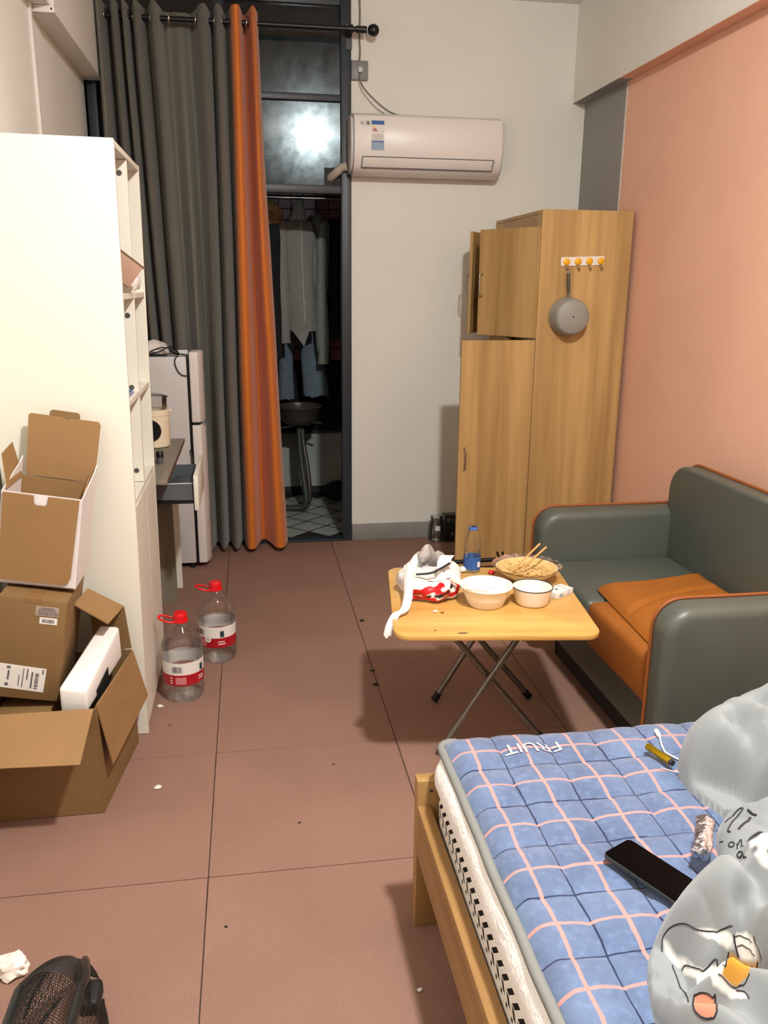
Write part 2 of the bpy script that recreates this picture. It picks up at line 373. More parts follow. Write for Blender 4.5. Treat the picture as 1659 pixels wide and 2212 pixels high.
# ------------------------------------------------------------------ curtain and rod
YR, ZR = 4.745, 2.772
rod = thing('curtain_rod', 'black metal curtain rod with ball end above the door', 'curtain rod', (0, YR, ZR))
MB().tube([(-.70, YR, ZR), (.64, YR, ZR)], .0125, 12).build('rod', 'black', rod, smooth=50)
MB().tube([(.60, YR, ZR), (.655, YR, ZR)], .017, 12).lathe([(.004, -.030), (.02, -.024), (.029, -.008), (.029, .008), (.02, .024), (.004, .030)], (.69, YR, ZR), 16, axis='x').build('finial', 'black', rod, smooth=60)
MB().lathe([(.006, -.02), (.016, -.012), (.018, 0), (.016, .012), (.006, .02)], (-.66, YR-.02, ZR), 16, axis='x').tube([(-.66, YR-.02, ZR), (-.665, YR-.02, ZR-.05)], [.014, .004]).build('finial', 'black', rod, smooth=60)
MB().tube([(.572, YR, ZR), (.572, YB-.016, ZR)], .009, 8).box(.556, .588, YB-.02, YB-.014, ZR-.075, ZR+.045).lathe([(.02, -.012), (.02, .012)], (.572, YR, ZR), 14, axis='x').build('bracket', 'black', rod, smooth=40)
gtop = [(-.685, 4.735), (-.66, 4.652), (-.63, 4.828), (-.592, 4.652), (-.568, 4.828), (-.545, 4.652), (-.522, 4.828), (-.488, 4.652), (-.452, 4.828), (-.402, 4.652), (-.365, 4.828), (-.29, 4.828), (-.225, 4.828), (-.165, 4.652), (-.13, 4.828), (-.095, 4.652), (-.06, 4.828), (-.035, 4.74)]
gbot = [(-.66, 4.74), (-.63, 4.652), (-.585, 4.828), (-.53, 4.652), (-.50, 4.828), (-.46, 4.652), (-.43, 4.828), (-.40, 4.652), (-.36, 4.828), (-.32, 4.652), (-.285, 4.828), (-.245, 4.652), (-.215, 4.828), (-.175, 4.652), (-.145, 4.828), (-.105, 4.652), (-.07, 4.828), (-.05, 4.74)]
otop = [(-.035, 4.74), (-.022, 4.652), (.005, 4.652), (.03, 4.828), (.055, 4.75), (.075, 4.652), (.095, 4.74), (.10, 4.828)]
obot = [(-.05, 4.74), (-.035, 4.652), (.0, 4.652), (.045, 4.828), (.085, 4.78), (.125, 4.652), (.165, 4.652), (.19, 4.75)]
def hang(top, bot, k=7, nv=40, seed=0):
    ct, cb = catmull([(x, y, 0) for x, y in top], k), catmull([(x, y, 0) for x, y in bot], k); n = len(ct)-1
    def fn(u, v):
        i = min(n, round(u*n)); a, b2 = ct[i], cb[i]; t = v**1.15
        x = a.x+(b2.x-a.x)*t; y = a.y+(b2.y-a.y)*t
        q = noise.noise(Vector((x*9+seed, 0, v*2.2)))*.016*sin(pi*min(1, v*1.1))
        zt = 2.825+.006*noise.noise(Vector((x*40, 1, 3))); zb = .032+.010*noise.noise(Vector((x*25, 5, seed)))
        return (x+q, y+q*.25, zt+(zb-zt)*v)
    return MB().grid(fn, n, nv)
cur = thing('curtain', 'grey eyelet curtain with an orange side band hanging at the door', 'curtain', (-.25, 4.75, .03))
hang(gtop, gbot).build('grey_panel', 'curtain', cur, smooth=80, solid=.003, fix=False)
lbl(hang(otop, obot, seed=3).build('orange_band', 'orange', cur, smooth=80, solid=.003, fix=False), 'orange cloth band')
for x in (-.645, -.58, -.535, -.505, -.425, -.335, -.205, -.115, -.078, .045, .068):
    ring = [(x+.004*sin(a), YR+.027*cos(a), ZR+.027*sin(a)) for a in [2*pi*i/16 for i in range(17)]]
    MB().tube(ring, .0045, 6, caps=False).build('eyelet', 'chrome', cur, smooth=60)

# ------------------------------------------------------------------ air conditioner, socket, cables
ac = thing('air_conditioner', 'white wall mounted split air conditioner with energy label', 'air conditioner', (.98, 4.84, 2.08))
prof = [(4.842, 2.09), (4.842, 2.372), (4.80, 2.378), (4.70, 2.370), (4.655, 2.352), (4.638, 2.31), (4.634, 2.25), (4.637, 2.19), (4.648, 2.145), (4.67, 2.105), (4.70, 2.082), (4.76, 2.070), (4.82, 2.075)]
MB().prism(prof, 'x', .578, 1.372).build('casing', 'whitep', ac, smooth=50, bevel=.003)
for x0, x1 in ((.562, .577), (1.373, 1.388)):
    MB().prism([(4.842+(y-4.842)*.90, 2.225+(z-2.225)*.93) for y, z in prof], 'x', x0, x1).build('end_cap', 'fridge', ac, bevel=.004)
fl_ = MB(); fl_.slab([(.625, 4.6425, 2.150), (1.325, 4.6425, 2.150), (1.325, 4.668, 2.1045), (.625, 4.668, 2.1045)], .004, flip=False)
fl_.build('flap', 'whitep', ac, bevel=.001)
g = MB()
for a, b2 in (((.622, 4.642, 2.1525), (1.33, 4.642, 2.1525)), ((.622, 4.642, 2.1525), (.618, 4.668, 2.1015)), ((1.33, 4.642, 2.1525), (1.326, 4.668, 2.1015)), ((.618, 4.668, 2.1015), (1.326, 4.668, 2.1015))):
    g.tube([a, b2], .0022 if a[2] > 2.12 else .003, 6)
g.build('flap_gap', 'ink', ac)
st = MB().box(.667, .733, 4.6325, 4.6345, 2.185, 2.325).build('energy_label', 'paper', ac)
def dec(par, x0, x1, z0, z1, y, m, n='print'): MB().box(x0, x1, y-.0006, y, z0, z1).build(n, m, par)
dec(st, .667, .733, 2.306, 2.325, 4.6324, 'inkb'); dec(st, .667, .733, 2.222, 2.228, 4.6324, 'inkb'); dec(st, .667, .733, 2.186, 2.2215, 4.6324, 'inklb')
for i, (wd, m) in enumerate(((.008, 'inky'), (.013, 'inky'), (.018, 'inkr'), (.022, 'inkr'))): dec(st, .674, .674+wd, 2.298-i*.008, 2.303-i*.008, 4.6324, m)
for i in range(4): dec(st, .672, .728, 2.232+i*.008, 2.2335+i*.008, 4.6324, 'ink')
text('LI', .022, 'ink', ac, frame_m(Vector((.618, 4.6325, 2.312))-Vector(ac['base']), (1, 0, 0), (0, 0, 1)), 'brand_mark')
text('風', .022, 'ink', ac, frame_m(Vector((.648, 4.6325, 2.312))-Vector(ac['base']), (1, 0, 0), (0, 0, 1)), 'brand_mark')
MB().tube(catmull([(.56, 4.80, 2.12), (.53, 4.81, 2.115), (.50, 4.83, 2.09), (.475, 4.87, 2.07), (.46, 4.92, 2.06)], 5), .022, 12).build('pipe', 'pipefoam', ac, smooth=60)
so = thing('wall_socket', 'grey square wall socket with a plug above the air conditioner', 'socket', (.63, 4.84, 2.55))
MB().box(.585, .674, 4.822, 4.842, 2.553, 2.647).build('socket_box', 'socket', so, bevel=.004)
MB().box(.618, .642, 4.795, 4.822, 2.585, 2.612).build('plug', 'fridge', so, bevel=.005)
pc = thing('power_cable', 'grey power cable hanging from socket down to the air conditioner', 'cable', (.70, 4.80, 2.40))
MB().tube(catmull([(.63, 4.798, 2.586), (.628, 4.80, 2.55), (.645, 4.79, 2.51), (.70, 4.77, 2.45), (.775, 4.78, 2.40), (.84, 4.79, 2.382), (.87, 4.80, 2.381)], 6), .0045, 8).build('cable', 'cable', pc, smooth=60)
tag(MB().tube(catmull([(.628, 4.838, 2.978), (.632, 4.838, 2.88), (.629, 4.838, 2.76), (.633, 4.838, 2.70), (.63, 4.838, 2.647)], 5), .0045, 8).build('wire', 'cable', None, smooth=60), 'thin grey wire running up the wall to the ceiling from the socket', 'wire')

# ------------------------------------------------------------------ wardrobe
wd = thing('wardrobe', 'tall oak wardrobe with its left doors hanging open', 'wardrobe', (1.64, 4.43, 0))
WX0, WX1, WY0, WY1, WZ = 1.412, 1.876, 4.05, 4.825, 1.862
pb = lambda n, a, m='oak', **k: MB().box(*a).build(n, m, wd, bevel=k.get('bv', .0015), seg=1)
pb('side_panel', (WX0, WX1, WY0, WY0+.018, 0, WZ)); pb('side_panel', (WX0, WX1, WY1-.018, WY1, 0, WZ))
pb('top_panel', (WX0+.001, WX1, WY0+.018, WY1-.018, WZ-.018, WZ-.001)); pb('back_panel', (WX1-.01, WX1-.001, WY0+.018, WY1-.018, .02, WZ-.019))
pb('shelf', (WX0+.02, WX1-.011, WY0+.018, WY1-.018, 1.235, 1.253)); pb('bottom_panel', (WX0+.004, WX1-.011, WY0+.018, WY1-.018, .06, .078))
pb('plinth', (WX0+.02, WX0+.038, WY0+.018, WY1-.018, 0, .059)); pb('frieze', (WX0+.001, WX0+.017, WY0+.019, WY1-.019, 1.786, WZ-.019))
def bow(par, o, d, L, out):
    o, d, out = Vector(o), Vector(d), Vector(out)
    MB().tube(catmull([o-d*L/2, o-d*L/2*.96+out*.02, o-d*L/2*.7+out*.026, o+d*L/2*.7+out*.026, o+d*L/2*.96+out*.02, o+d*L/2], 4), .004, 8).build('handle', 'chrome', par, smooth=60)
def door(h, f, z0, z1, name='door', hz=None, outn=1):
    h, f = Vector((*h, 0)), Vector((*f, 0)); d = (f-h).normalized(); n = Vector((d.y, -d.x, 0))*outn
    q = MB().slab([h+Vector((0, 0, z0)), f+Vector((0, 0, z0)), f+Vector((0, 0, z1)), h+Vector((0, 0, z1))], .016)
    o = q.build(name, 'oak', wd, bevel=.0015, seg=1)
    nn = (f-h).cross(Vector((0, 0, 1))).normalized()
    base = f-d*.03+Vector((0, 0, hz)); side = nn if nn.dot(n) > 0 else -nn
    off = .0165 if side.dot(nn) > 0 else 0.0005
    bow(o, base+side*off, (0, 0, 1), .11, side)
    return o
door((1.408, 4.046), (1.030, 4.030), .075, 1.247, hz=.66, outn=-1)
door((1.404, 4.052), (1.195, 4.370), 1.256, 1.783, hz=1.51, outn=-1)
door((1.404, 4.820), (1.192, 4.500), 1.256, 1.783, hz=1.51)
MB().box(WX0-.016, WX0-.001, 4.44, 4.822, .075, 1.235).build('door', 'oak', wd, bevel=.0015, seg=1)
# hook rail
hk = thing('hook_rail', 'white adhesive hook rail with four smiley buttons on wardrobe side', 'hook rail', (1.628, 4.05, 1.60), (0, R_(-2.2), 0))
MB().prism(rrect(.222, .041, .007, 4, 0, .026), 'y', -.0055, -.001).build('plate', 'whitep', hk, local=True, smooth=40)
for i in range(4):
    x = -.083+i*.0585
    bt = MB().lathe([(.0165, -.0055), (.0165, -.0115), (.013, -.0145), (.003, -.0155)], (x, 0, .024), 20, axis='y').build('button', 'yellow', hk, local=True, smooth=50)
    fm = MB()
    for ex in (-.004, .004): fm.lathe([(.0014, -.0005), (.0014, .0005)], (x+ex, -.0155, .028), 8, axis='y')
    fm.tube([(x+.0075*cos(a), -.0152, .0235+.0065*sin(a)) for a in [R_(200+i_*14) for i_ in range(11)]], .0007, 5)
    fm.build('smiley_face', 'inkr', bt, local=True)
    MB().tube(catmull([(x-.002, -.007, .010), (x, -.010, -.006), (x+.002, -.019, -.014), (x+.005, -.026, -.006)], 5), .0026, 8).build('hook', 'brown', hk, local=True, smooth=60)
pn = thing('frying_pan', 'small grey frying pan hanging bottom outwards from the leftmost hook', 'pan', (1.558, 4.03, 1.27))
MB().lathe([(.094, 4.042), (.0935, 4.030), (.088, 3.985), (.0825, 3.962), (.074, 3.955), (.004, 3.955), (.004, 3.959), (.072, 3.959), (.080, 3.967), (.088, 4.030), (.0935, 4.042)], (1.563, 0, 1.362), 40, axis='y', caps=(False, False)).build('pan_body', 'pan', pn, smooth=50)
MB().tube([(1.549, 4.022, 1.568), (1.550, 4.018, 1.53), (1.556, 4.02, 1.478)], [.0075, .0085, .007], 10).build('handle', 'pand', pn, smooth=60)
MB().tube([(1.556, 4.02, 1.480), (1.559, 4.03, 1.452)], [.006, .008], 10).build('ferrule', 'chrome', pn, smooth=60)
MB().tube([(1.549+.007*cos(a), 4.022, 1.574+.008*sin(a)) for a in [2*pi*i/12 for i in range(13)]], .0022, 6, caps=False).build('hanging_loop', 'chrome', pn)

# things on the floor by the back wall
tb = thing('clear_tub', 'clear plastic tub standing on the floor by the grey skirting', 'tub', (1.095, 4.75, 0))
MB().lathe([(.030, 0), (.040, .004), (.042, .05), (.041, .12), (.034, .135), (.034, .142)], (1.093, 4.76, .001), 24, caps=(True, False)).build('tub_body', 'jar', tb, smooth=50)
MB().lathe([(.036, .142), (.036, .156), (.033, .158)], (1.093, 4.76, .001), 24).build('lid', 'jar', tb, smooth=50)
MB().box(1.078, 1.108, 4.7165, 4.7175, .075, .105).build('sticker', 'paper', tb)
tx = thing('dark_carton', 'dark green carton with pale printed squares on the floor beside the clear tub', 'carton', (1.18, 4.76, 0))
MB().box(1.138, 1.220, 4.725, 4.80, .001, .165).build('carton_body', 'teabox', tx, bevel=.002)
q = MB()
for x, z, sx, sz in ((1.150, .125, .022, .024), (1.182, .132, .014, .012), (1.184, .116, .012, .010), (1.175, .04, .02, .02)): MB().box(x, x+sx, 4.7235, 4.7245, z, z+sz).build('print', 'ink', tx)

bk = thing('black_metal_rack', 'black metal rack lying on the floor behind the small table', 'rack', (1.2, 3.9, 0))
MB().tube([(.86, 3.90, .150), (1.53, 3.90, .165)], .011, 10).build('rail', 'black', bk, smooth=60)
MB().tube([(.90, 3.98, .085), (1.53, 3.98, .09)], .010, 10).build('rail', 'black', bk, smooth=60)
for x in (.89, 1.50): MB().tube(catmull([(x, 3.90, .15), (x, 3.93, .06), (x, 3.96, .014), (x, 3.99, .012), (x, 3.98, .085)], 4), .009, 8).build('foot', 'blackm', bk, smooth=60)
for x in (1.215, 1.242): MB().tube(catmull([(x-.005, 3.88, .205), (x+.002, 3.88, .185), (x+.012, 3.89, .17), (x+.016, 3.90, .155)], 4), .0055, 8).build('prong', 'black', bk, smooth=60)

# ------------------------------------------------------------------ sofa
sf = thing('sofa', 'grey green leather two seat sofa with brown piping along the pink wall', 'sofa', (1.5, 2.6, 0))
def armprof(x0, x1, z0, z1, r, n=8):
    return [(x1, z0), (x1, z1)]+[(x0+r-r*sin(a), z1-r+r*cos(a)) for a in [pi/2*i/n for i in range(n+1)]]+[(x0, z0)]
def arm(y0, y1, ypipe, tilt=0):
    pr = armprof(1.135, 1.74, .105, .632, .085)
    o = MB().prism(pr, 'y', y0, y1).build('arm', 'leather', sf, bevel=.036, seg=5, smooth=60)
    for yp in ypipe:
        pts = [(x, yp, z) for x, z in pr[1:]]
        MB().tube([(1.72, yp, .634)]+[(x-.002*(1 if x < 1.2 else 0), yp, z+.002) for x, z in pr[2:]], .0055, 8).build('piping', 'piping', o, smooth=60)
    return o
arm(3.065, 3.185, (3.160,)); arm(2.015, 2.125, (2.103,))
MB().box(1.205, 1.80, 2.127, 3.063, .10, .265).build('base', 'leather', sf, bevel=.012)
MB().box(1.235, 1.74, 2.13, 3.06, .012, .099).build('under_shade_block', 'blackm', sf)  # black box added below the base to imitate the deep shade there
MB().box(1.150, 1.70, 2.612, 3.061, .268, .432).build('seat_cushion', 'leather', sf, bevel=.028, seg=4, smooth=60)
lbl(MB().box(1.150, 1.70, 2.130, 2.610, .268, .435).build('seat_cushion', 'tan', sf, bevel=.028, seg=4, smooth=60), 'tan leather seat cushion half')
yz = [(2.02, .30), (2.02, .70)]+[(2.14-.12*cos(a), .70+.12*sin(a)) for a in [pi/2*i/8 for i in range(9)]]+[(2.985+.12*sin(a), .70+.12*cos(a)) for a in [pi/2*i/8 for i in range(9)]]+[(3.105, .30)]
bk_ = MB().prism(yz, 'x', 1.685, 1.775).build('backrest', 'leather', sf, bevel=.03, seg=4, smooth=60)
MB().tube([(1.752, y, z+.003) for y, z in yz[1:-1]], .0065, 8).build('piping', 'piping', bk_, smooth=60)
for x, y in ((1.26, 2.10), (1.26, 3.10), (1.76, 2.10), (1.76, 3.10)): MB().lathe([(.018, 0), (.022, .104)], (x, y, 0), 12).build('leg', 'blackm', sf, smooth=40)
def pillow_fn(u, v):
    p00, p10, p11, p01 = Vector((1.190, 2.195, 0)), Vector((1.655, 2.30, 0)), Vector((1.672, 2.775, 0)), Vector((1.225, 2.70, 0))
    p = (p00*(1-u)+p10*u)*(1-v)+(p01*(1-u)+p11*u)*v
    e = min(1, 9*min(u, 1-u, v, 1-v)); cr = .016*math.exp(-((v-.42-.16*sin(u*2.2))/.022)**2)
    h = .040*e**.6+.012*noise.noise(Vector((u*3, v*3, 1)))*e-cr*e
    return (p.x, p.y, h)
pl = MB(); nu = 40
pl.grid(lambda u, v: (pillow_fn(u, v)[0], pillow_fn(u, v)[1], .440+pillow_fn(u, v)[2]), nu, nu)
pl.grid(lambda u, v: (pillow_fn(u, v)[0], pillow_fn(u, v)[1], .4395), nu, nu)
plo = pl.build('cushion', 'tanpillow', None, smooth=70); tag(plo, 'flat tan leather cushion lying creased on the sofa seat', 'cushion')

# ------------------------------------------------------------------ folding table
TB = (.745, 2.508, 0); TR_ = R_(-7.5); TZ = .505
tbl = thing('folding_table', 'small square folding table with pine top and crossed steel legs', 'table', TB, (0, 0, TR_))
def TL(x, y, z=0):  # world -> table local
    v = Matrix.Rotation(-TR_, 3, 'Z') @ (Vector((x, y, z))-Vector(TB)); return v
top = MB().prism(rrect(.622, .622, .05, 6), 'z', TZ-.017, TZ).build('tabletop', 'tablewood', tbl, bevel=.003, local=True)
for x, y, a in ((.602, 2.232, .017), (.508, 2.77, .010)):
    v = TL(x, y); MB().lathe([(a, 0), (a*.9, .0006)], (v.x, v.y, TZ), 16, sq=.35).build('dark_knot', 'deskedge', top, local=True)
for y in (-.24, .22): MB().box(-.27, .27, y, y+.03, TZ-.035, TZ-.0175).build('under_rail', 'blackm', tbl, local=True)
def leg(p0, p1):
    a, b2 = TL(*p0), TL(*p1); d = (b2-a).normalized()
    o = MB().tube([a, b2-d*.03], .0105, 10).build('leg', 'steel', tbl, local=True, smooth=60)
    MB().tube([b2-d*.034, b2], .0135, 10).build('rubber_foot', 'blackm', o, local=True, smooth=60)
leg((.562, 2.425, .487), (.949, 2.425, .008)); leg((.884, 2.40, .487), (.581, 2.40, .008))
leg((.928, 2.755, .487), (.641, 2.755, .008)); leg((.612, 2.730, .487), (1.003, 2.730, .008))

# takeaway bowl, enamel bowl, noodle dish
tk = thing('takeout_bowl', 'white plastic takeaway bowl at the middle of the table', 'bowl', (.733, 2.45, TZ))
MB().lathe([(.052, 0), (.056, .002), (.070, .035), (.081, .064), (.086, .066), (.086, .069), (.079, .069), (.067, .034), (.052, .005), (.004, .004)], (.733, 2.45, TZ+.0005), 40, caps=(True, True)).build('bowl', 'takeout', tk, smooth=50)
q = MB()
for i in range(16):
    a, rr = random.uniform(-.6, 2.2), random.uniform(.062, .076); q.box(.733+rr*cos(a)-.0012, .733+rr*cos(a)+.0012, 2.45+rr*sin(a)-.001, 2.45+rr*sin(a)+.001, TZ+.02+(rr-.062)*2.4, TZ+.0235+(rr-.062)*2.4)
q.build('food_specks', 'inkd', tk)['kind'] = 'stuff'
tag(MB().tube([(.652, 2.405, .577), (.705, 2.375, .579), (.72, 2.385, .572)], .0012, 6).build('toothpick', 'bamboo'), 'thin wooden pick lying over the rim of the takeaway bowl', 'toothpick')
eb = thing('enamel_bowl', 'small white ribbed bowl with a black rim on the table', 'bowl', (.886, 2.45, TZ))
MB().lathe([(.047, 0), (.051, .003), (.054, .010), (.066, .058), (.0645, .058), (.051, .010), (.045, .006), (.004, .006)], (.886, 2.44, TZ+.0005), 72, wob=lambda a, k: 1+(.008*sin(a*36) if 1 <= k <= 2 else (.002*sin(a*36) if k == 3 else 0))).build('bowl', 'ceramic', eb, smooth=50)
MB().tube([(.886+.0655*cos(a), 2.44+.0655*sin(a), TZ+.059) for a in [2*pi*i/48 for i in range(49)]], .0016, 6, caps=False).build('rim', 'inkd', eb, smooth=60)
nd = thing('noodle_dish', 'wide shallow dish of dry noodles lined with cling film at table back', 'dish', (.94, 2.66, TZ))
ND = (.94, 2.66, TZ+.0005)
MB().lathe([(.045, 0), (.052, .003), (.082, .022), (.108, .043), (.111, .047), (.107, .047), (.080, .027), (.050, .008), (.004, .007)], ND, 48).build('dish', 'ceramic', nd, smooth=50)
MB().tube([(ND[0]+.110*cos(a), ND[1]+.110*sin(a), ND[2]+.048) for a in [2*pi*i/48 for i in range(49)]], .0017, 6, caps=False).build('rim', 'brown', nd, smooth=60)
def foodfn(u, v):
    a, r = 2*pi*u, .1055*v; n_ = noise.noise(Vector((cos(a)*r*40, sin(a)*r*40, 2)))
    return (ND[0]+r*cos(a), ND[1]+r*sin(a), ND[2]+.018+.029*v**2.5+.008*n_*(1-v**3)+.014*(sin(a*1-.6)*.5+.5)*v*(1-v))
fo = MB().grid(foodfn, 48, 14)
for i in range(70):
    a, r = random.uniform(0, 6.28), random.uniform(0, .075); x, y = ND[0]+r*cos(a), ND[1]+r*sin(a); t = random.uniform(0, 6.28)
    fo.tube(catmull([(x, y, ND[2]+.026+.02*(r/.09)**2), (x+.014*cos(t), y+.014*sin(t), ND[2]+.032+.02*(r/.09)**2), (x+.03*cos(t+.8), y+.03*sin(t+.8), ND[2]+.026+.02*(r/.09)**2)], 3), .0018, 5)
fob = fo.build('noodles', 'food', nd, smooth=60); fob['kind'] = 'stuff'
MB().grid(lambda u, v: (ND[0]+(.104+.018*v)*cos(2*pi*u), ND[1]+(.104+.018*v)*sin(2*pi*u), ND[2]+.044+.012*v*(1+.8*noise.noise(Vector((cos(2*pi*u)*9, sin(2*pi*u)*9, v*2))))), 80, 5).build('cling_film', 'film', nd, smooth=60)
for i, (p0, p1, t) in enumerate((((.872, 2.622, .552), (1.003, 2.715, .617), 'chopstick resting in the noodle dish, the left one of the pair'), ((.890, 2.608, .552), (1.018, 2.690, .612), 'chopstick resting in the noodle dish, the right one of the pair'))):
    tag(MB().tube([p0, p1], [.0026, .0040], 8).build('chopstick', 'bamboo', None, smooth=60), 'bamboo '+t, 'chopstick', 'pair of chopsticks')
def bottle_small():
    t = thing('water_bottle', 'small empty clear water bottle with blue label and no cap on table', 'bottle', (.772, 2.772, TZ))
    c = (.772, 2.772, TZ+.0005)
    MB().lathe([(.024, 0), (.030, .006), (.0305, .012), (.0305, .062), (.029, .066), (.0305, .075), (.0305, .105), (.027, .128), (.017, .150), (.0125, .158), (.0125, .178)], c, 28, caps=(True, False)).build('bottle_body', 'pet', t, smooth=60)
    lb = MB().lathe([(.0312, .014), (.0312, .060)], c, 28, caps=(False, False)).build('label', 'inkb', t, smooth=60)
    q = MB()
    for i in range(3):
        a = -1.0+i*.06; q.box(c[0]+.012+i*.0035, c[0]+.0145+i*.0035, c[1]-.0305+.0012*i, c[1]-.0285, c[2]+.024, c[2]+.044)
    q.build('print', 'paper', lb)
    MB().lathe([(.0165, .158), (.0165, .166), (.0135, .168)], c, 20, caps=(False, False)).build('neck_ring', 'inkb', t, smooth=60)
bottle_small()
cg = thing('cigarette_box', 'white flip top cigarette box lying on table beside the enamel bowl', 'box', (1.000, 2.502, TZ), (0, 0, R_(32)))
MB().box(-.045, .045, -.027, .027, .0005, .022).build('carton_body', 'paper', cg, bevel=.0015, local=True)
MB().box(.016, .018, -.0275, .0275, .0004, .0226).build('print', 'inklb', cg, local=True)
MB().box(-.03, -.012, -.0278, -.0272, .006, .016).build('print', 'inklb', cg, local=True); MB().box(.045, .0456, -.012, .006, .006, .015).build('print', 'inklb', cg, local=True); MB().lathe([(.006, 0), (.006, .0006)], (-.012, 0, .0221), 12).build('print', 'ink', cg, local=True)
# little scraps on the table
def scrap(name, label, cat, c, sz, m, seed, flat=.4):
    q = MB(); q.lathe([(.3, 0), (.9, .25), (1, .5), (.7, .8), (.15, 1)], (0, 0, 0), 12, wob=lambda a, k: 1+.45*noise.noise(Vector((cos(a)*1.7+seed, sin(a)*1.7, k*.8))))
    q.v = [(c[0]+x*sz, c[1]+y*sz, c[2]+z*sz*flat) for x, y, z in q.v]
    return tag(q.build(name, m, None, smooth=0), label, cat)
scrap('candy_wrapper', 'crumpled red wrapper on the table in front of the water bottle', 'wrapper', (.835, 2.735, TZ+.001), .013, 'red', 1, .9)
scrap('napkin_scrap', 'torn white paper scrap on the table left of the water bottle', 'paper', (.735, 2.765, TZ+.001), .016, 'paper', 2, 1.4)
scrap('food_crumb', 'dark sauce crumb on table right behind the takeaway bowl', 'crumb', (.772, 2.665, TZ+.001), .016, 'deskedge', 3, .4)
scrap('candy_wrapper', 'dark red wrapper on the table behind the carrier bag', 'wrapper', (.686, 2.715, TZ+.001), .012, 'inkr', 4, 1.2)
scrap('paper_crumb', 'pale paper crumb on table in front of the carrier bag', 'crumb', (.556, 2.405, TZ+.001), .007, 'paper', 5, .9)
scrap('paper_crumb', 'tiny orange crumb on table in front of the carrier bag', 'crumb', (.577, 2.395, TZ+.001), .006, 'tanpillow', 6, .6)
scrap('table_fleck', 'tiny dark fleck on the front left of the pine table top', 'crumb', (.525, 2.262, TZ+.0005), .003, 'inkd', 9, .5)

def sdcap(px, py, pts, r):
    best = 9
    for (ax, ay), (bx, by) in zip(pts, pts[1:]):
        dx, dy = bx-ax, by-ay; t = max(0, min(1, ((px-ax)*dx+(py-ay)*dy)/(dx*dx+dy*dy+1e-12)))
        best = min(best, math.hypot(px-ax-t*dx, py-ay-t*dy))
    return best-r
def sdpoly(px, py, pts):
    d = 9; ins = False; n = len(pts)
    for i in range(n):
        (ax, ay), (bx, by) = pts[i], pts[(i+1) % n]
        d = min(d, sdcap(px, py, [(ax, ay), (bx, by)], 0))
        if (ay > py) != (by > py) and px < (bx-ax)*(py-ay)/(by-ay)+ax: ins = not ins
    return -d if ins else d
def printed(name, base, layers, rough=.8, soft=.0006, bump=None, sheen=0, spec=.3):
    s = NT(name); c = base if not isinstance(base, str) else lin(base)
    if isinstance(base, str):
        f = s.noise(5, 4); c = s.mix(ramp(s, f, .3, .7), tuple(x*.93 for x in lin(base)[:3])+(1,), lin(base))
    for an, col in layers:
        a = s.n('Attribute', attribute_name=an).outputs['Fac']
        c = s.mix(ramp(s, a, soft, -soft), c, lin(col))
    s.P(col=c, rough=rough, sheen=sheen, spec=spec)
    if bump: s.bump(s.noise(bump[0], 4), bump[1], bump[2])
    return s.m
def attr(o, name, vals):
    a = o.data.attributes.new(name, 'FLOAT', 'POINT'); a.data.foreach_set('value', vals)

# ------------------------------------------------------------------ carrier bag on the table
bag = thing('carrier_bag', 'crumpled white plastic carrier bag with red print on the table', 'bag', (.575, 2.57, TZ))
bc = (.575, 2.57, TZ+.002); vals = {'pr': [], 'pb': []}
strokes_r = [([(-2.35, .036), (-1.75, .060)], .011), ([(-1.85, .052), (-1.35, .072)], .008), ([(-2.3, .016), (-1.9, .020), (-1.65, .017)], .009), ([(-1.55, .062), (-1.5, .040), (-1.2, .046)], .009), ([(-1.25, .022), (-.85, .034), (-.62, .058)], .010), ([(-1.5, .015), (-1.35, .013)], .007), ([(-.75, .072), (-.6, .058)], .006), ([(-2.05, .048), (-1.95, .03)], .007)]
strokes_b = [([(-1.62, .033), (-1.42, .040), (-1.2, .05)], .0045), ([(-1.5, .030), (-1.38, .034)], .004), ([(-1.02, .058), (-.95, .064)], .005), ([(-1.85, .026), (-1.78, .032)], .005), ([(-1.25, .008), (-1.0, .010)], .0025)]
nU, nV = 96, 30
mb = MB()
def bagf(u, v):
    a = 2*pi*u; z = .112*v
    r = .088+.020*sin(pi*min(1, v*1.35))-.040*max(0, v-.55)/.45-.02*(max(0, .08-v)/.08)
    n1 = noise.noise(Vector((cos(a)*2.2, sin(a)*2.2, v*2.4+1))); n2 = noise.noise(Vector((cos(a)*6, sin(a)*6, v*5)))
    r *= 1+.16*n1+.07*n2
    zz = z*(1+.12*sin(a+.5)*v+.30*n1*v)+.022*v*sin(a-.2)
    return (bc[0]+r*.98*cos(a), bc[1]+r*1.0*sin(a)+.015*v, bc[2]+max(0, zz))
mb.grid(bagf, nU, nV)
for j in range(nV+1):
    for i in range(nU+1):
        a, v = 2*pi*i/nU, j/nV; a = a-2*pi if a > .5 else a
        wx, wz = a*.1, .112*v
        jit = .004*noise.noise(Vector((a*6, v*9, 4)))
        vals['pr'].append(min(sdcap(wx, wz, [(p[0]*.1, p[1]) for p in s_[0]], s_[1]) for s_ in strokes_r)+jit)
        vals['pb'].append(min(sdcap(wx, wz, [(p[0]*.1, p[1]) for p in s_[0]], s_[1]) for s_ in strokes_b)+jit)
bm_ = printed('printed_bag_film', '#e6e0db', [('pr', '#c4101c'), ('pb', '#2a1c1c')], .35, .0012, (30, .5, .006), spec=.5)
o = mb.build('bag_body', bm_, bag, smooth=80, fix=False); attr(o, 'pr', vals['pr']); attr(o, 'pb', vals['pb'])
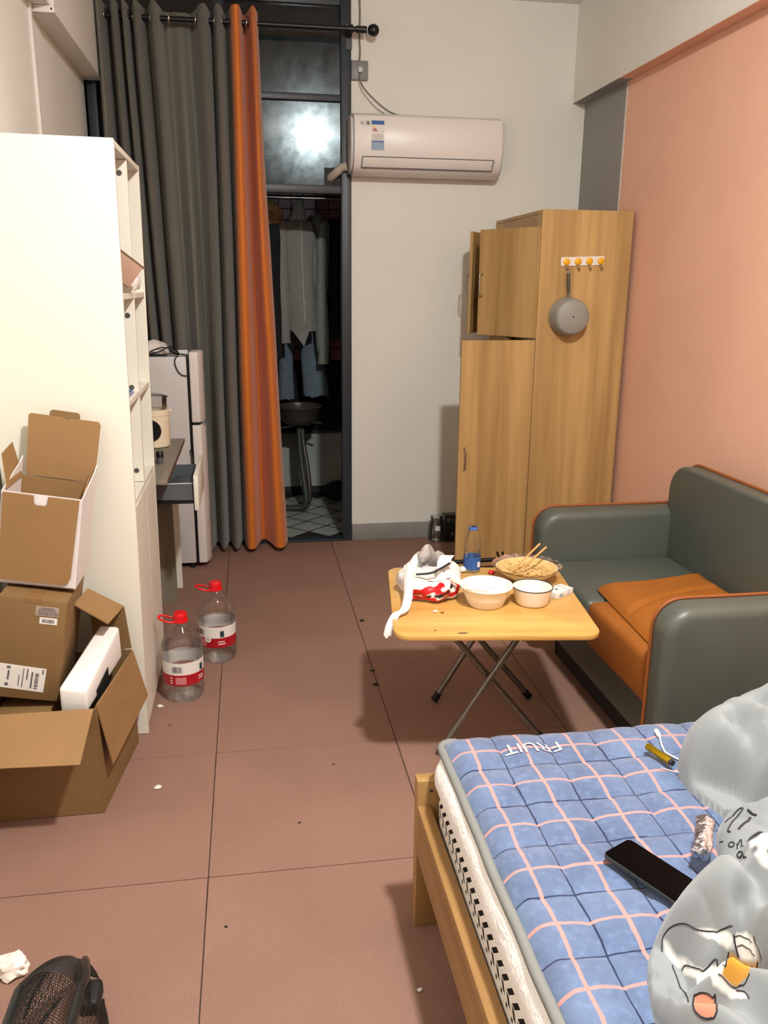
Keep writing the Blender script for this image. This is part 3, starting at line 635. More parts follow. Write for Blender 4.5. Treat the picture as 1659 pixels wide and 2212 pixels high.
MB().grid(lambda u, v: (bc[0]+.075*v*cos(2*pi*u), bc[1]+.01+.075*v*sin(2*pi*u), bc[2]+.064+.012*noise.noise(Vector((cos(2*pi*u)*3*v, sin(2*pi*u)*3*v, 0)))), 32, 6).build('inner_film', 'bagw', bag, smooth=80)
cl_ = catmull([(.505, 2.60, TZ+.095), (.492, 2.53, TZ+.075), (.478, 2.46, TZ+.040), (.455, 2.40, TZ+.012), (.425, 2.375, TZ+.006), (.402, 2.352, TZ-.022), (.393, 2.345, TZ-.050)], 6)
def strap(u, v):
    k = min(len(cl_)-1, int(u*(len(cl_)-1)+.5)); p = cl_[k]; w_ = .030*(1-.25*u)
    return (p.x+(v-.5)*w_*.95, p.y+(v-.5)*w_*-.55, p.z+.006*cos((v-.5)*7+u*4)+.002)
MB().grid(strap, len(cl_)-1, 8).build('handle_strap', 'bagw', bag, smooth=80, solid=.0008, fix=False)
MB().tube(catmull([(.515, 2.515, TZ+.090), (.56, 2.50, TZ+.098), (.60, 2.525, TZ+.104), (.635, 2.55, TZ+.112)], 6), .004, 6).build('painted_slit_shade', 'inkd', bag)  # black tube drawn in for the shaded slit of the bag opening
MB().grid(lambda u, v: (.60+.05*u+.012*sin(5*v), 2.60-.07*v+.02*u, TZ+.10+.035*sin(pi*v)*(1-.3*u)), 8, 10).build('handle_loop', 'bagw', bag, smooth=80, solid=.0008, fix=False)
MB().grid(lambda u, v: (.628+.045*u, 2.485-.045*u+.022*v, TZ+.072-.012*u+.006*sin(8*v)), 8, 6).build('paper_wrapper', 'cream', bag, smooth=80, solid=.0008, fix=False)

# ------------------------------------------------------------------ bed
bed = thing('bed', 'pine bed with white mattress and blue checked quilted mattress pad', 'bed', (1.15, .65, 0))
BY0 = -.42
MB().box(.352, .384, BY0, 1.655, .205, .335).build('side_rail', 'pine', bed, bevel=.003)
MB().box(.352, .418, 1.655, 1.69, 0, .398).build('post', 'pinev', bed, bevel=.003)
MB().box(1.83, 1.89, 1.655, 1.69, 0, .398).build('post', 'pinev', bed, bevel=.003)
MB().box(.352, .418, BY0-.035, BY0, 0, .398).build('post', 'pinev', bed, bevel=.003)
MB().box(.42, 1.828, 1.658, 1.685, .205, .30).build('end_rail', 'pine', bed, bevel=.003)
for k in range(12): MB().box(.386, 1.88, BY0+.03+k*.17, BY0+.10+k*.17, .225, .245).build('slat', 'pine', bed, bevel=.002)
hole = MB().lathe([(.004, 0), (.004, .0006)], (.385, 1.6545, .372), 10, axis='y').build('bolt_hole', 'inkd', bed)
def matt():
    s = NT('mattress_fabric'); x, y, z = s.xyz()[:3]
    # emboss swirls + black leaf chain at mid height
    yw = s.math('ADD', y, 0.0); dz = s.math('SUBTRACT', z, -.262); adz = s.math('ABSOLUTE', dz)
    ph = s.math('FRACT', s.math('DIVIDE', s.math('ADD', yw, s.math('MULTIPLY', adz, 1.0)), .030))
    st1 = s.math('LESS_THAN', ph, .46); band = s.math('LESS_THAN', adz, .0155); gap = s.math('GREATER_THAN', adz, .0012)
    ph2 = s.math('FRACT', s.math('DIVIDE', yw, .030)); dots = s.math('MULTIPLY', s.math('LESS_THAN', s.math('ABSOLUTE', s.math('ADD', dz, .024)), .004), s.math('LESS_THAN', ph2, .3))
    k = s.math('MAXIMUM', s.math('MULTIPLY', s.math('MULTIPLY', st1, band), gap), dots)
    low = s.math('LESS_THAN', dz, .016)
    c0 = s.mix(low, lin('#f1f1ef'), lin('#e2dfda'))
    s.P(col=s.mix(k, c0, lin('#141312')), rough=.8, spec=.2)
    v = s.n('TexNoise', {'Scale': 16.0, 'Detail': 2.0, 'Distortion': 2.5}); s.t.links.new(s.n('TexCoord').outputs['Object'], v.inputs['Vector'])
    s.bump(s.math('SINE', s.math('MULTIPLY', v.outputs[0], 30)), .16, .004); return s.m
def mside(u, v):
    # outline path: near-left -> far-left corner -> far right ; v bottom->top
    L1 = 2.055-.05; L2 = 1.42; t = u*(L1+L2+.08); z = .248+.249*v
    bul = .014*sin(pi*v)**.7+.004*noise.noise(Vector((t*4, v*2, 0)))
    if v > .62: bul += .014*sin(pi*(v-.62)/.38)**.8+.003*noise.noise(Vector((t*14, v*4, 0)))
    bul -= .008*math.exp(-((v-.60)/.05)**2)
    if t < L1: p, n = (.402, BY0+t), (-1, 0)
    elif t < L1+.08:
        a = (t-L1)/.08*pi/2; p, n = (.402+.05-.05*cos(a), 1.585+.05*sin(a)), (-cos(a), sin(a))
    else: p, n = (.452+t-L1-.08, 1.635), (0, 1)
    return (p[0]+n[0]*bul, p[1]+n[1]*bul, z)
mt = MB(); mt.grid(mside, 420, 18)
mt.box(.402, 1.87, BY0, 1.62, .248, .2485).box(.41, 1.87, BY0, 1.62, .494, .4965)
MTm = matt()
mo = mt.build('mattress', MTm, bed, smooth=80)
# object coords of parts are world minus bed base, so heights there equal world heights; band sits at z = .384
for nd_ in MTm.node_tree.nodes:
    if nd_.type == 'MATH' and nd_.operation == 'SUBTRACT' and abs(nd_.inputs[1].default_value+.262) < 1e-5: nd_.inputs[1].default_value = .373
GX, GY, X0P, Y0P = .1150, .1285, .4555, 1.5675     # pink line pitch and origin
def hpad(x, y):
    u, v = (x-X0P)/GX+.5, (y-Y0P)/GY+.5
    wob = .12*noise.noise(Vector((x*6, y*6, 3)))
    g = (abs(sin(pi*(u+wob)))*abs(sin(pi*(v+wob))))**.45
    g2 = (abs(sin(2*pi*(u+wob)))*abs(sin(2*pi*(v-wob))))**.5
    h = .510+.0095*g+.003*g2+.005*noise.noise(Vector((x*5, y*5, 0)))
    e = min(1, max(0, (x-.405)/.035)); f = min(1, max(0, (1.656-y)/.035))
    return h-.022*(1-e)**2-.026*(1-f)**2
def padm():
    s = NT('blue_check_plush'); x, y, z = s.xyz()[:3]
    nz = s.math('MULTIPLY', s.math('SUBTRACT', s.noise(9, 2), .5), .012); nz2 = s.math('MULTIPLY', s.math('SUBTRACT', s.noise(60, 2), .5), .003)
    xx = s.math('ADD', s.math('ADD', x, nz), nz2); yy = s.math('ADD', s.math('SUBTRACT', y, nz), nz2)
    def line(c, o, p, w_): return s.math('LESS_THAN', s.math('ABSOLUTE', s.math('SUBTRACT', s.math('FRACT', s.math('ADD', s.math('DIVIDE', s.math('SUBTRACT', c, o), p), .5)), .5)), w_/p/2)
    bx, by = bed['base'][0], bed['base'][1]
    pk = s.math('MAXIMUM', line(xx, X0P-bx, GX, .0070), line(yy, Y0P-by, GY, .0062))
    nv = s.math('MAXIMUM', line(xx, X0P+GX/2-bx, GX, .0032), line(yy, Y0P+GY/2-by, GY, .0032))
    f = s.noise(7, 5, None, .7); g = s.noise(70, 3)
    c = s.mix(ramp(s, f, .28, .72), lin('#4b5a79'), lin('#677999'))
    c = s.mix(s.math('MULTIPLY', ramp(s, g, .5, .75), .35), c, lin('#7f95bd'))
    c = s.mix(s.math('MULTIPLY', nv, .92), c, lin('#1a2140')); c = s.mix(s.math('MULTIPLY', pk, .92), c, lin('#d08a82'))
    s.P(col=c, rough=.9, sheen=.35, spec=.15); s.bump(g, .25, .002); return s.m
pd = MB(); pd.grid(lambda u, v: (.405+1.475*u, BY0+(1.656-BY0)*v, hpad(.405+1.475*u, BY0+(1.656-BY0)*v)), 260, 330)
pd.grid(lambda u, v: (.407+1.47*u, BY0+(1.652-BY0)*v, .4968), 2, 2)
pd.build('mattress_pad', padm(), bed, smooth=85)
def bind():
    pts = []; rs = []
    n = 520
    for i in range(n+1):
        y = BY0+(1.624-BY0)*i/n; wv = .006*noise.noise(Vector((y*7, 2, 0)))
        pts.append((.400+wv, y, .494+.006*noise.noise(Vector((y*5, 8, 0))))); rs.append(.0092+(.0013 if i % 2 else 0))
    for i in range(1, 9):
        a = pi/2*i/8; pts.append((.400+.03-.03*cos(a)+pts[n][0]-.400, 1.624+.03*sin(a), .494)); rs.append(.0092+(.0013 if i % 2 else 0))
    for i in range(1, 200): pts.append((.430+i*.0072, 1.654, .494-.020*min(1, i/12))); rs.append(.0092+(.0013 if i % 2 else 0))
    return MB().tube(pts, rs, 8)
lbl(bind().build('edge_binding', mat('grey_binding', '#7b7d79', .85), bed, smooth=80), 'grey ribbed edge binding')
# woven word on the pad, read from the foot end
me_ = text('FRUIT', .050, 'paper', bed, Matrix.Identity(4), 'lettering', 0)
for v in me_.data.vertices:
    x, y = .588-v.co.x*1.02, 1.563-v.co.y*1.0+(-v.co.x)*.02
    v.co = Vector((x, y, hpad(x, y)+.0035))-Vector(bed['base'])

# things lying on the bed
ph = thing('phone', 'black smartphone lying on the blue pad partly under the duvet', 'phone', (.655, 1.128, .530), (R_(1), R_(2), R_(28)))
MB().prism(rrect(.075, .158, .010, 5), 'z', 0, .0082).build('phone_body', 'phonebody', ph, bevel=.0018, local=True, smooth=40)
MB().prism(rrect(.072, .155, .009, 5), 'z', .0082, .0087).build('screen', 'screen', ph, local=True)
lt = thing('lighter', 'slim gold faceted lighter lying on the blue pad', 'lighter', (.840, 1.475, .5285), (0, 0, R_(17)))
MB().lathe([(.0082, -.034), (.0082, .034)], (0, 0, .0085), 8, axis='y').build('lighter_body', 'gold', lt, local=True, bevel=.001)
MB().lathe([(.0066, -.041), (.0070, -.0342)], (0, 0, .0085), 12, axis='y').build('lighter_tip', 'inkd', lt, local=True)
uc = thing('charging_cable', 'white phone charging cable running out from under the duvet', 'cable', (.886, 1.57, .53))
MB().tube([(x, y, hpad(x, y)+.004+(.012 if i > 12 else 0)) for i, (x, y, _) in enumerate(catmull([(.883, 1.555, 0), (.872, 1.515, 0), (.878, 1.47, 0), (.90, 1.445, 0), (.93, 1.44, 0)], 5))], .0021, 8).build('cord', 'paper', uc, smooth=60)
MB().tube([(.8875, 1.580, hpad(.8875, 1.58)+.006), (.884, 1.560, hpad(.884, 1.56)+.005), (.883, 1.553, hpad(.883, 1.553)+.005)], [.0052, .005, .0025], 8).build('connector', 'paper', uc, smooth=40)
tag(MB().tube([(x, y, hpad(x, y)+.0025) for x, y in ((.830, 1.442), (.850, 1.433), (.872, 1.418), (.888, 1.405))], .0012, 6).build('cotton_thread', 'paper', None), 'pale thread lying on the pad just below the gold lighter', 'thread')
fl2 = MB(); fl2.lathe([(.004, -.045), (.018, -.038), (.021, -.01), (.019, .02), (.020, .04), (.014, .05), (.004, .052)], (0, 0, 0), 20, axis='y', wob=lambda a, k: 1+.35*noise.noise(Vector((cos(a)*2, sin(a)*2, k*1.7))))
fl2.v = [(.765+(x*cos(-.6)-y*sin(-.6))*.85, 1.165+(x*sin(-.6)+y*cos(-.6))*.85, .562+z*.7+.25*y) for x, y, z in fl2.v]
tag(fl2.build('foil_wrapper', 'foil', None, smooth=25), 'crumpled silver foil wrapper lying against the grey duvet', 'wrapper')
hs = thing('black_adapter', 'small black rounded adapter lying at the far edge of the bed', 'adapter', (1.135, 1.60, .53))
MB().lathe([(.004, 0), (.02, .002), (.024, .012), (.02, .024), (.004, .028)], (1.075, 1.63, .512), 16, sq=.5).build('adapter_body', 'blackm', hs, smooth=50)
MB().tube(catmull([(1.09, 1.635, .522), (1.13, 1.64, .545), (1.17, 1.642, .562), (1.205, 1.642, .568), (1.23, 1.64, .555)], 5), [.012]*21, 10).build('cord', 'blackm', hs, smooth=60)

# ------------------------------------------------------------------ duvet
def lobe(x, y, cx, cy, rx, ry, rot, H, p=2.6, q=2.2):
    c, s = cos(rot), sin(rot); u, v = ((x-cx)*c+(y-cy)*s)/rx, (-(x-cx)*s+(y-cy)*c)/ry
    d = (abs(u)**p+abs(v)**p)**(1/p)
    return H*max(0, 1-d**q)**.55 if d < 1 else 0
def hduv(x, y):
    w1, w2 = .035*noise.noise(Vector((x*3.1, y*3.1, 7))), .035*noise.noise(Vector((x*3.1+9, y*3.1, 2)))
    X, Y = x+w1, y+w2
    A = lobe(X, Y, 1.190, 1.330, .345, .265, .25, .24)
    A2 = lobe(X, Y, 1.07, 1.165, .27, .125, .25, .115)
    B = lobe(X, Y, .95, .83, .40, .28, .05, .25)
    D = lobe(X, Y, 1.2, 1.02, .45, .30, 0, .12)
    k = 30; h = (math.log(math.exp(k*A)+math.exp(k*B)+math.exp(k*D)+math.exp(k*A2))-math.log(4))/k
    m = max(A, B, D, A2); f = min(1, m/.07)
    h = max(m, h)*.5+m*.5; r = 0
    for p, d, w_ in FOLDS: t = sdcap(x, y, p, 0)/(w_*1.35); r += -2.1*d*math.exp(-t*t) if abs(t) < 3 else 0
    r += .026*noise.noise(Vector((x*5.0+y, y*5.5, 1)))+.012*(1-2*abs(noise.noise(Vector((x*7-y*4, y*6+x*3, 21)))))+.004*noise.noise(Vector((x*13, y*13, 5)))
    return max(h+r*f, .016*min(1, m/.03)) if m > 0 else 0
FOLDS = [([(.879, 1.342), (.896, 1.310), (.912, 1.256)], .038, .017), ([(.905, 1.305), (.922, 1.290), (.925, 1.235)], .030, .015), ([(.961, 1.40), (.944, 1.326), (.950, 1.29)], .026, .018),
 ([(.862, 1.372), (.880, 1.305)], .022, .014), ([(.885, 1.287), (.905, 1.262), (.925, 1.235)], .03, .014), ([(1.04, 1.45), (1.02, 1.33), (1.0, 1.25)], .02, .02),
 ([(.573, .965), (.610, .915), (.640, .865), (.655, .81)], .026, .020), ([(.73, 1.02), (.70, .955), (.69, .885)], .024, .012), ([(.58, .93), (.59, .88), (.604, .866), (.633, .855), (.65, .815)], .040, .015),
 ([(.55, .90), (.562, .864), (.585, .819)], .026, .016), ([(.665, .90), (.66, .87), (.645, .82)], .022, .012), ([(.556, .83), (.578, .79), (.60, .74)], .018, .013), ([(.60, .80), (.62, .74)], .016, .014), ([(.80, .99), (.74, .90), (.70, .80)], .022, .02)]
dv = MB(); DN = 340; DX0, DX1, DY0, DY1 = .47, 1.60, .35, 1.66
pts = []; ok = {}; hv = {}
for j in range(DN+1):
    for i in range(DN+1):
        x, y = DX0+(DX1-DX0)*(i/DN)**1.55, DY0+(DY1-DY0)*j/DN; h = hduv(x, y); hv[(i, j)] = h
for j in range(DN+1):
    for i in range(DN+1):
        x, y = DX0+(DX1-DX0)*(i/DN)**1.55, DY0+(DY1-DY0)*j/DN; h = hv[(i, j)]
        if h <= .004: h = -.011
        if h > 0 or any(hv.get((i+a, j+b2), 0) > .004 for a in (-2, -1, 0, 1, 2) for b2 in (-2, -1, 0, 1, 2)): ok[(i, j)] = len(dv.v); dv.v.append((x, y, hpad(x, y)+.001+h)); pts.append((x, y))
for j in range(DN):
    for i in range(DN):
        q4 = [(i, j), (i+1, j), (i+1, j+1), (i, j+1)]
        if all(k in ok for k in q4): dv.f.append(tuple(ok[k] for k in q4)); dv.m.append(0)
W_, K_, Y_, PK_ = [], [], [], []
PR_W = [[(0.6449, 0.8809), (0.6500, 0.8831), (0.6611, 0.8791), (0.6641, 0.8658), (0.6631, 0.8492), (0.6628, 0.8423), (0.6588, 0.8600), (0.6508, 0.8710), (0.6469, 0.8760)],
        [(0.5965, 0.9185), (0.5989, 0.9166), (0.6010, 0.9005), (0.6041, 0.8849), (0.6114, 0.8810), (0.6232, 0.8778), (0.6005, 0.8303), (0.5968, 0.8289), (0.6002, 0.8170), (0.6019, 0.8020), (0.6035, 0.7857), (0.6028, 0.7781), (0.5972, 0.7859), (0.5963, 0.8131), (0.5875, 0.8315), (0.5982, 0.8842), (0.5958, 0.9068)],
        [(0.6133, 0.9272), (0.6341, 0.8933), (0.6437, 0.8832), (0.6458, 0.8763), (0.6358, 0.8804), (0.6201, 0.9021)],
        [(0.5899, 0.9675), (0.5929, 0.9547), (0.6011, 0.9223), (0.6022, 0.8996), (0.5979, 0.9194), (0.5910, 0.9407), (0.5882, 0.9560)],
        [(0.7545, 1.0264), (0.7643, 1.0193), (0.7821, 1.0167), (0.7155, 0.9135), (0.7056, 0.9118), (0.7070, 0.9318), (0.7113, 0.9520)]]
PR_Y = [[(0.6376, 0.8779), (0.6475, 0.8726), (0.6566, 0.8645), (0.6622, 0.8449), (0.6114, 0.7977), (0.6035, 0.8047), (0.6003, 0.8160), (0.5954, 0.8307), (0.6016, 0.8302)]]
PR_P = [[(0.5556, 0.7716), (0.5531, 0.7689), (0.5499, 0.7674), (0.5481, 0.7699), (0.5458, 0.7733), (0.5439, 0.7781), (0.5424, 0.7839), (0.5418, 0.7903), (0.5420, 0.7968), (0.5430, 0.8023), (0.5473, 0.8104), (0.5704, 0.8439), (0.5731, 0.8443), (0.5757, 0.8424), (0.5781, 0.8386), (0.5804, 0.8338), (0.5825, 0.8285), (0.5843, 0.8235), (0.5856, 0.8193), (0.5582, 0.7770)]]
PR_D = [[(0.7408, 1.0035), (0.7240, 0.9682), (0.7156, 0.9521), (0.7127, 0.9526), (0.7200, 0.9707)],
        [(0.8280, 1.1340), (0.8364, 1.1362), (0.8505, 1.1356), (0.8547, 1.1290), (0.7556, 1.0071), (0.7558, 1.0274)],
        [(0.7153, 0.9335), (0.7185, 0.9307), (0.7149, 0.9201), (0.7129, 0.9269)]]
PR_K = [([(0.5854, 0.9587), (0.5892, 0.9674), (0.5945, 0.9674), (0.6017, 0.9567), (0.6082, 0.9437), (0.6135, 0.9278), (0.6228, 0.9082), (0.6345, 0.8944), (0.6452, 0.8883)], 0.0011),
        ([(0.5885, 0.9328), (0.5840, 0.9107), (0.5769, 0.8811), (0.5637, 0.8450)], 0.0011),
        ([(0.6451, 0.8819), (0.6543, 0.8802), (0.6607, 0.8736), (0.6625, 0.8664)], 0.0008),
        ([(0.6483, 0.8766), (0.6555, 0.8742), (0.6604, 0.8651), (0.6612, 0.8550)], 0.0008),
        ([(0.6376, 0.8779), (0.6044, 0.8336), (0.6002, 0.8307)], 0.0011),
        ([(0.5940, 0.8322), (0.5987, 0.8198), (0.6031, 0.8039)], 0.0011),
        ([(0.6614, 0.8472), (0.6128, 0.7975), (0.6037, 0.8032)], 0.0011),
        ([(0.5963, 0.9181), (0.5989, 0.9166), (0.6010, 0.9005), (0.6036, 0.8853), (0.6114, 0.8810), (0.6232, 0.8778), (0.6000, 0.8326)], 0.0011),
        ([(0.6019, 0.8020), (0.6031, 0.7868), (0.6026, 0.7777)], 0.0011),
        ([(0.6455, 0.8831), (0.6461, 0.8783), (0.6492, 0.8717)], 0.0011),
        ([(0.6646, 0.8674), (0.6641, 0.8586), (0.6630, 0.8429)], 0.0011),
        ([(0.8381, 1.2153), (0.8540, 1.2190), (0.8641, 1.2210), (0.8699, 1.2183), (0.8671, 1.2110), (0.8525, 1.2056), (0.8322, 1.1922), (0.8258, 1.1851), (0.8244, 1.1761)], 0.0019),
        ([(0.8332, 1.1665), (0.8439, 1.1718), (0.8626, 1.1790)], 0.0026),
        ([(0.8701, 1.1998), (0.8683, 1.1857), (0.8687, 1.1730)], 0.0026),
        ([(0.8093, 1.1808), (0.8099, 1.1726)], 0.0013),
        ([(0.8092, 1.1550), (0.8132, 1.1539), (0.8140, 1.1470), (0.8101, 1.1441), (0.8077, 1.1495), (0.8092, 1.1550)], 0.0013),
        ([(0.8161, 1.1423), (0.8120, 1.1336)], 0.0013),
        ([(0.8140, 1.1384), (0.8202, 1.1356), (0.7513, 1.0349)], 0.0013),
        ([(0.7435, 1.0370), (0.7460, 1.0345), (0.7452, 1.0251), (0.7436, 1.0262), (0.7422, 1.0321), (0.7435, 1.0370)], 0.0013),
        ([(0.7441, 1.0218), (0.7275, 0.9916)], 0.0013)]
for x, y in pts:
    W_.append(min([sdpoly(x, y, p) for p in PR_W])); Y_.append(min(sdpoly(x, y, p) for p in PR_Y)); PK_.append(min(sdpoly(x, y, p) for p in PR_P))
    K_.append(min([sdpoly(x, y, p) for p in PR_D]))
dm_ = printed('grey_printed_duvet', '#888d8f', [('p_w', '#e6e4de'), ('p_y', '#c08a2c'), ('p_p', '#c28468'), ('p_k', '#22242b')], .85, .0012, (200, .12, .001), sheen=.2)
do = dv.build('duvet', dm_, None, smooth=85, fix=False)
for n_, vv in (('p_w', W_), ('p_y', Y_), ('p_p', PK_), ('p_k', K_)): attr(do, n_, vv)
for p, r in PR_K+[(PR_P[0]+PR_P[0][:1], .0013)]:
    q = [(a.x, a.y) for a in catmull([(x, y, 0) for x, y in p], 5)]
    MB().tube([(x, y, hpad(x, y)+.0012+hduv(x, y)) for x, y in q], r, 6).build('printed_line', 'inkd', do, smooth=60)
tag(do, 'rumpled pale grey duvet with cartoon print heaped on the bed', 'duvet')

# ------------------------------------------------------------------ white shelf unit
sh = thing('shelf_unit', 'tall white shelf unit standing along the left wall', 'shelf', (-.575, 2.97, 0), (0, R_(.62), 0))
ps = lambda n, a, m='white', bv=.0012: MB().box(*a).build(n, m, sh, bevel=bv, seg=1, local=True)
SX0, SX1 = -.2045, .192
ps('side_panel', (SX0, SX1, -.30, -.282, .004, 1.905)); ps('side_panel', (SX0, SX1, .282, .30, .004, 1.905))
ps('top_panel', (SX0, SX1-.001, -.2815, .2815, 1.886, 1.904)); ps('back_panel', (SX0, SX0+.006, -.2815, .2815, .03, 1.885))
ps('divider', (SX0+.007, SX1-.004, -.009, .009, .83, 1.885))
for z in (.810, 1.13, 1.455):
    for y0, y1 in (((-.2815, -.0095), (.0095, .2815)) if z > .9 else ((-.2815, .2815),)):
        ps('shelf', (SX0+.007, SX1-.003, y0, y1, z, z+.018))
for y0, y1 in ((-.281, -.001), (.001, .281)): ps('door', (SX1-.018, SX1-.001, y0, y1, .03, .808))
ps('plinth', (SX1-.04, SX1-.022, -.2815, .2815, .004, .03))
for z in (1.845, 1.40, 1.16, .87):
    MB().lathe([(.009, -.0012), (.008, 0)], (SX1-.028, -.0095, z), 12, axis='y').build('cam_cover', 'pand', sh, local=True)
# things on the shelf
sc = thing('small_carton', 'brown carton slanting out of the shelf unit, upper compartment', 'carton', (-.412, 2.81, 1.478), (R_(0), R_(38), R_(10)))
MB().box(-.085, .028, -.05, .05, .035, .11).build('carton_body', mat('pinkish_carton', '#a3806c', .7, var=.1), sc, local=True, bevel=.002)
MB().box(-.09, .032, -.052, .052, .111, .115).build('lid', 'cardd', sc, local=True)
q = MB().lathe([(.02, 0), (.045, .01), (.05, .04), (.035, .08), (.006, .10)], (-.415, 3.13, 1.474), 14, wob=lambda a, k: 1+.3*noise.noise(Vector((cos(a)*2, sin(a)*2, k))))
tag(q.build('plastic_bag', 'bagw', None, smooth=60), 'small white plastic bag standing on shelf behind the slanting carton', 'bag')
for i, (m, dz) in enumerate((('inkb', 0), ('paper', .004), ('inkb', .008))):
    tag(MB().box(-.46+.004*i, -.385, 2.72, 2.90-.01*i, 1.1495+dz, 1.1525+dz).build('booklet', m, None), ['blue booklet at the bottom of the thin stack on the middle shelf', 'white booklet in the middle of the thin stack on the middle shelf', 'blue booklet on top of the thin stack on the middle shelf'][i], 'booklet', 'booklets on the shelf')

# ------------------------------------------------------------------ cartons by the shelf
lb = thing('big_carton', 'large open brown carton on the floor in front of the shelf unit', 'carton', (-.61, 2.42, 0))
fq = lambda n, p, th=.004, m=('cardd', 'card'), fl=False: MB().slab(p, th, 0, fl).build(n, m[0], lb)
fq('front_wall', [(-.768, 2.23, .002), (-.463, 2.23, .002), (-.463, 2.23, .338), (-.768, 2.23, .338)], fl=True)
fq('side_wall', [(-.462, 2.231, .002), (-.412, 2.62, .002), (-.408, 2.615, .340), (-.462, 2.231, .338)], fl=True)
fq('back_wall', [(-.768, 2.625, .002), (-.412, 2.625, .002), (-.412, 2.625, .34), (-.768, 2.625, .34)])
fq('side_wall', [(-.768, 2.235, .002), (-.768, 2.62, .002), (-.768, 2.62, .34), (-.768, 2.235, .34)])
fq('bottom', [(-.765, 2.235, .001), (-.463, 2.235, .001), (-.415, 2.62, .001), (-.765, 2.62, .001)])
def flap(p): MB().slab(p, .004).build('flap', 'card', lb)
flap([(-.768, 2.226, .342), (-.466, 2.226, .342), (-.484, 2.085, .252), (-.768, 2.085, .262)])
flap([(-.460, 2.245, .342), (-.404, 2.600, .346), (-.367, 2.60, .183), (-.428, 2.25, .148)])
MB().slab([(-.53, 2.632, .342), (-.413, 2.632, .342), (-.427, 2.636, .486), (-.533, 2.630, .556)], .004).build('flap', 'cardd', lb)
flap([(-.533, 2.628, .558), (-.427, 2.634, .489), (-.451, 2.475, .496), (-.543, 2.455, .573)])
tag(MB().box(-.755, -.60, 2.26, 2.58, .0065, .300).build('inner_carton', 'cardd', None, bevel=.003), 'brown carton down inside the big open carton', 'carton')
fm = thing('foam_block', 'white styrofoam packing block poking up out of the big open carton', 'foam block', (-.51, 2.40, .31))
pN = [(-.566, 2.272, .306), (-.490, 2.268, .310), (-.490, 2.268, .376), (-.566, 2.272, .389)]
pF = [(-.500, 2.560, .345), (-.432, 2.560, .345), (-.434, 2.56, .450), (-.494, 2.56, .459)]
MB().add(pN+pF, [(0, 1, 2, 3), (7, 6, 5, 4), (0, 4, 5, 1), (1, 5, 6, 2), (2, 6, 7, 3), (3, 7, 4, 0)]).build('foam', 'foam', fm, bevel=.009, seg=3)
MB().slab([(-.4733, 2.335, .300), (-.4545, 2.43, .310), (-.4545, 2.43, .372), (-.4733, 2.335, .345)], .0015, 0, True).build('painted_hole_shade', 'blackm', fm)  # no hole is cut: a black plate imitates the shade inside one
mbx = thing('taped_carton', 'closed brown carton with paper labels tilted inside the big open carton', 'carton', (-.677, 2.46, .333), (0, R_(10), 0))
MB().box(-.093, .093, -.13, .13, 0, .312).build('carton_body', 'cardd', mbx, bevel=.004, local=True)
MB().box(-.022, .022, -.1308, .1308, .30, .3128).build('tape', mat('parcel_tape', '#85643f', .35), mbx, local=True)
def sticker(x0, x1, z0, z1, m, rot=0, bars=(), name='paper_label'):
    cx, cz = (x0+x1)/2, (z0+z1)/2; c, s = cos(R_(rot)), sin(R_(rot))
    def q(b2, y0, y1): 
        a = MB().box(b2[0]-cx, b2[1]-cx, y0, y1, b2[2]-cz, b2[3]-cz); a.v = [(cx+x*c+z*s, y, cz-x*s+z*c) for x, y, z in a.v]; return a
    o = q((x0, x1, z0, z1), -.1312, -.1304).build(name, m, mbx, local=True)
    k = MB()
    for b2 in bars:
        t = q((x0+b2[0]*(x1-x0), x0+b2[1]*(x1-x0), z0+b2[2]*(z1-z0), z0+b2[3]*(z1-z0)), -.1316, -.1312); k.add(t.v, t.f)
    if bars: k.build('print', 'ink', o, local=True)
rb = random.Random(3)
bars1 = [(.08+i*.035, .08+i*.035+rb.choice((.012, .022)), .08, .42) for i in range(25)]+[(.22, .8, .80, .88), (.12, .86, .62, .72), (.1, .9, .47, .52)]
bars2 = [(.16+i*.030, .16+i*.030+rb.choice((.010, .02)), .22, .75) for i in range(23)]
bars3 = [(.78+.0, .86, .1+i*.035, .1+i*.035+rb.choice((.012, .024)))for i in range(20)]+[(.70, .735, .1, .8), (.6, .63, .45, .9), (.52, .54, .1, .9), (.44, .46, .15, .6), (.2, .24, .35, .75), (.17, .25, .82, .93), (.17, .24, .1, .22), (.92, .95, .75, .95)]
sticker(.010, .072, .264, .293, 'papergrey', 0, bars1); sticker(.022, .070, .240, .260, 'paper', 0, bars2); sticker(-.078, .052, .030, .105, 'paper', 3, bars3)
tbx = thing('white_carton', 'white mailer carton with brown inside standing open on the taped carton', 'carton', (-.628, 2.50, .655), (0, R_(9), R_(-1)))
tq = lambda n, p, m='cardw', th=.003, fl=False: MB().slab(p, th, 0, fl).build(n, m, tbx, local=True)
hw, dp, hh = .106, .10, .272
tq('front_wall', [(-hw, -dp, 0), (hw, -dp, 0), (hw, -dp, hh), (-hw, -dp, hh)], fl=True)
side = [(hw, -dp, 0), (hw, dp, 0), (hw, dp, hh+.06), (hw, dp-.03, hh+.045), (hw, -dp, hh)]
MB().slab(side, .003).build('side_wall', 'cardw', tbx, local=True); MB().slab([(-x, y, z) for x, y, z in side], .003, 0, True).build('side_wall', 'cardw', tbx, local=True)
tq('back_wall', [(-hw, dp, 0), (hw, dp, 0), (hw, dp, hh), (-hw, dp, hh)], 'card'); tq('bottom', [(-hw, -dp, 0), (hw, -dp, 0), (hw, dp, 0), (-hw, dp, 0)], 'card')
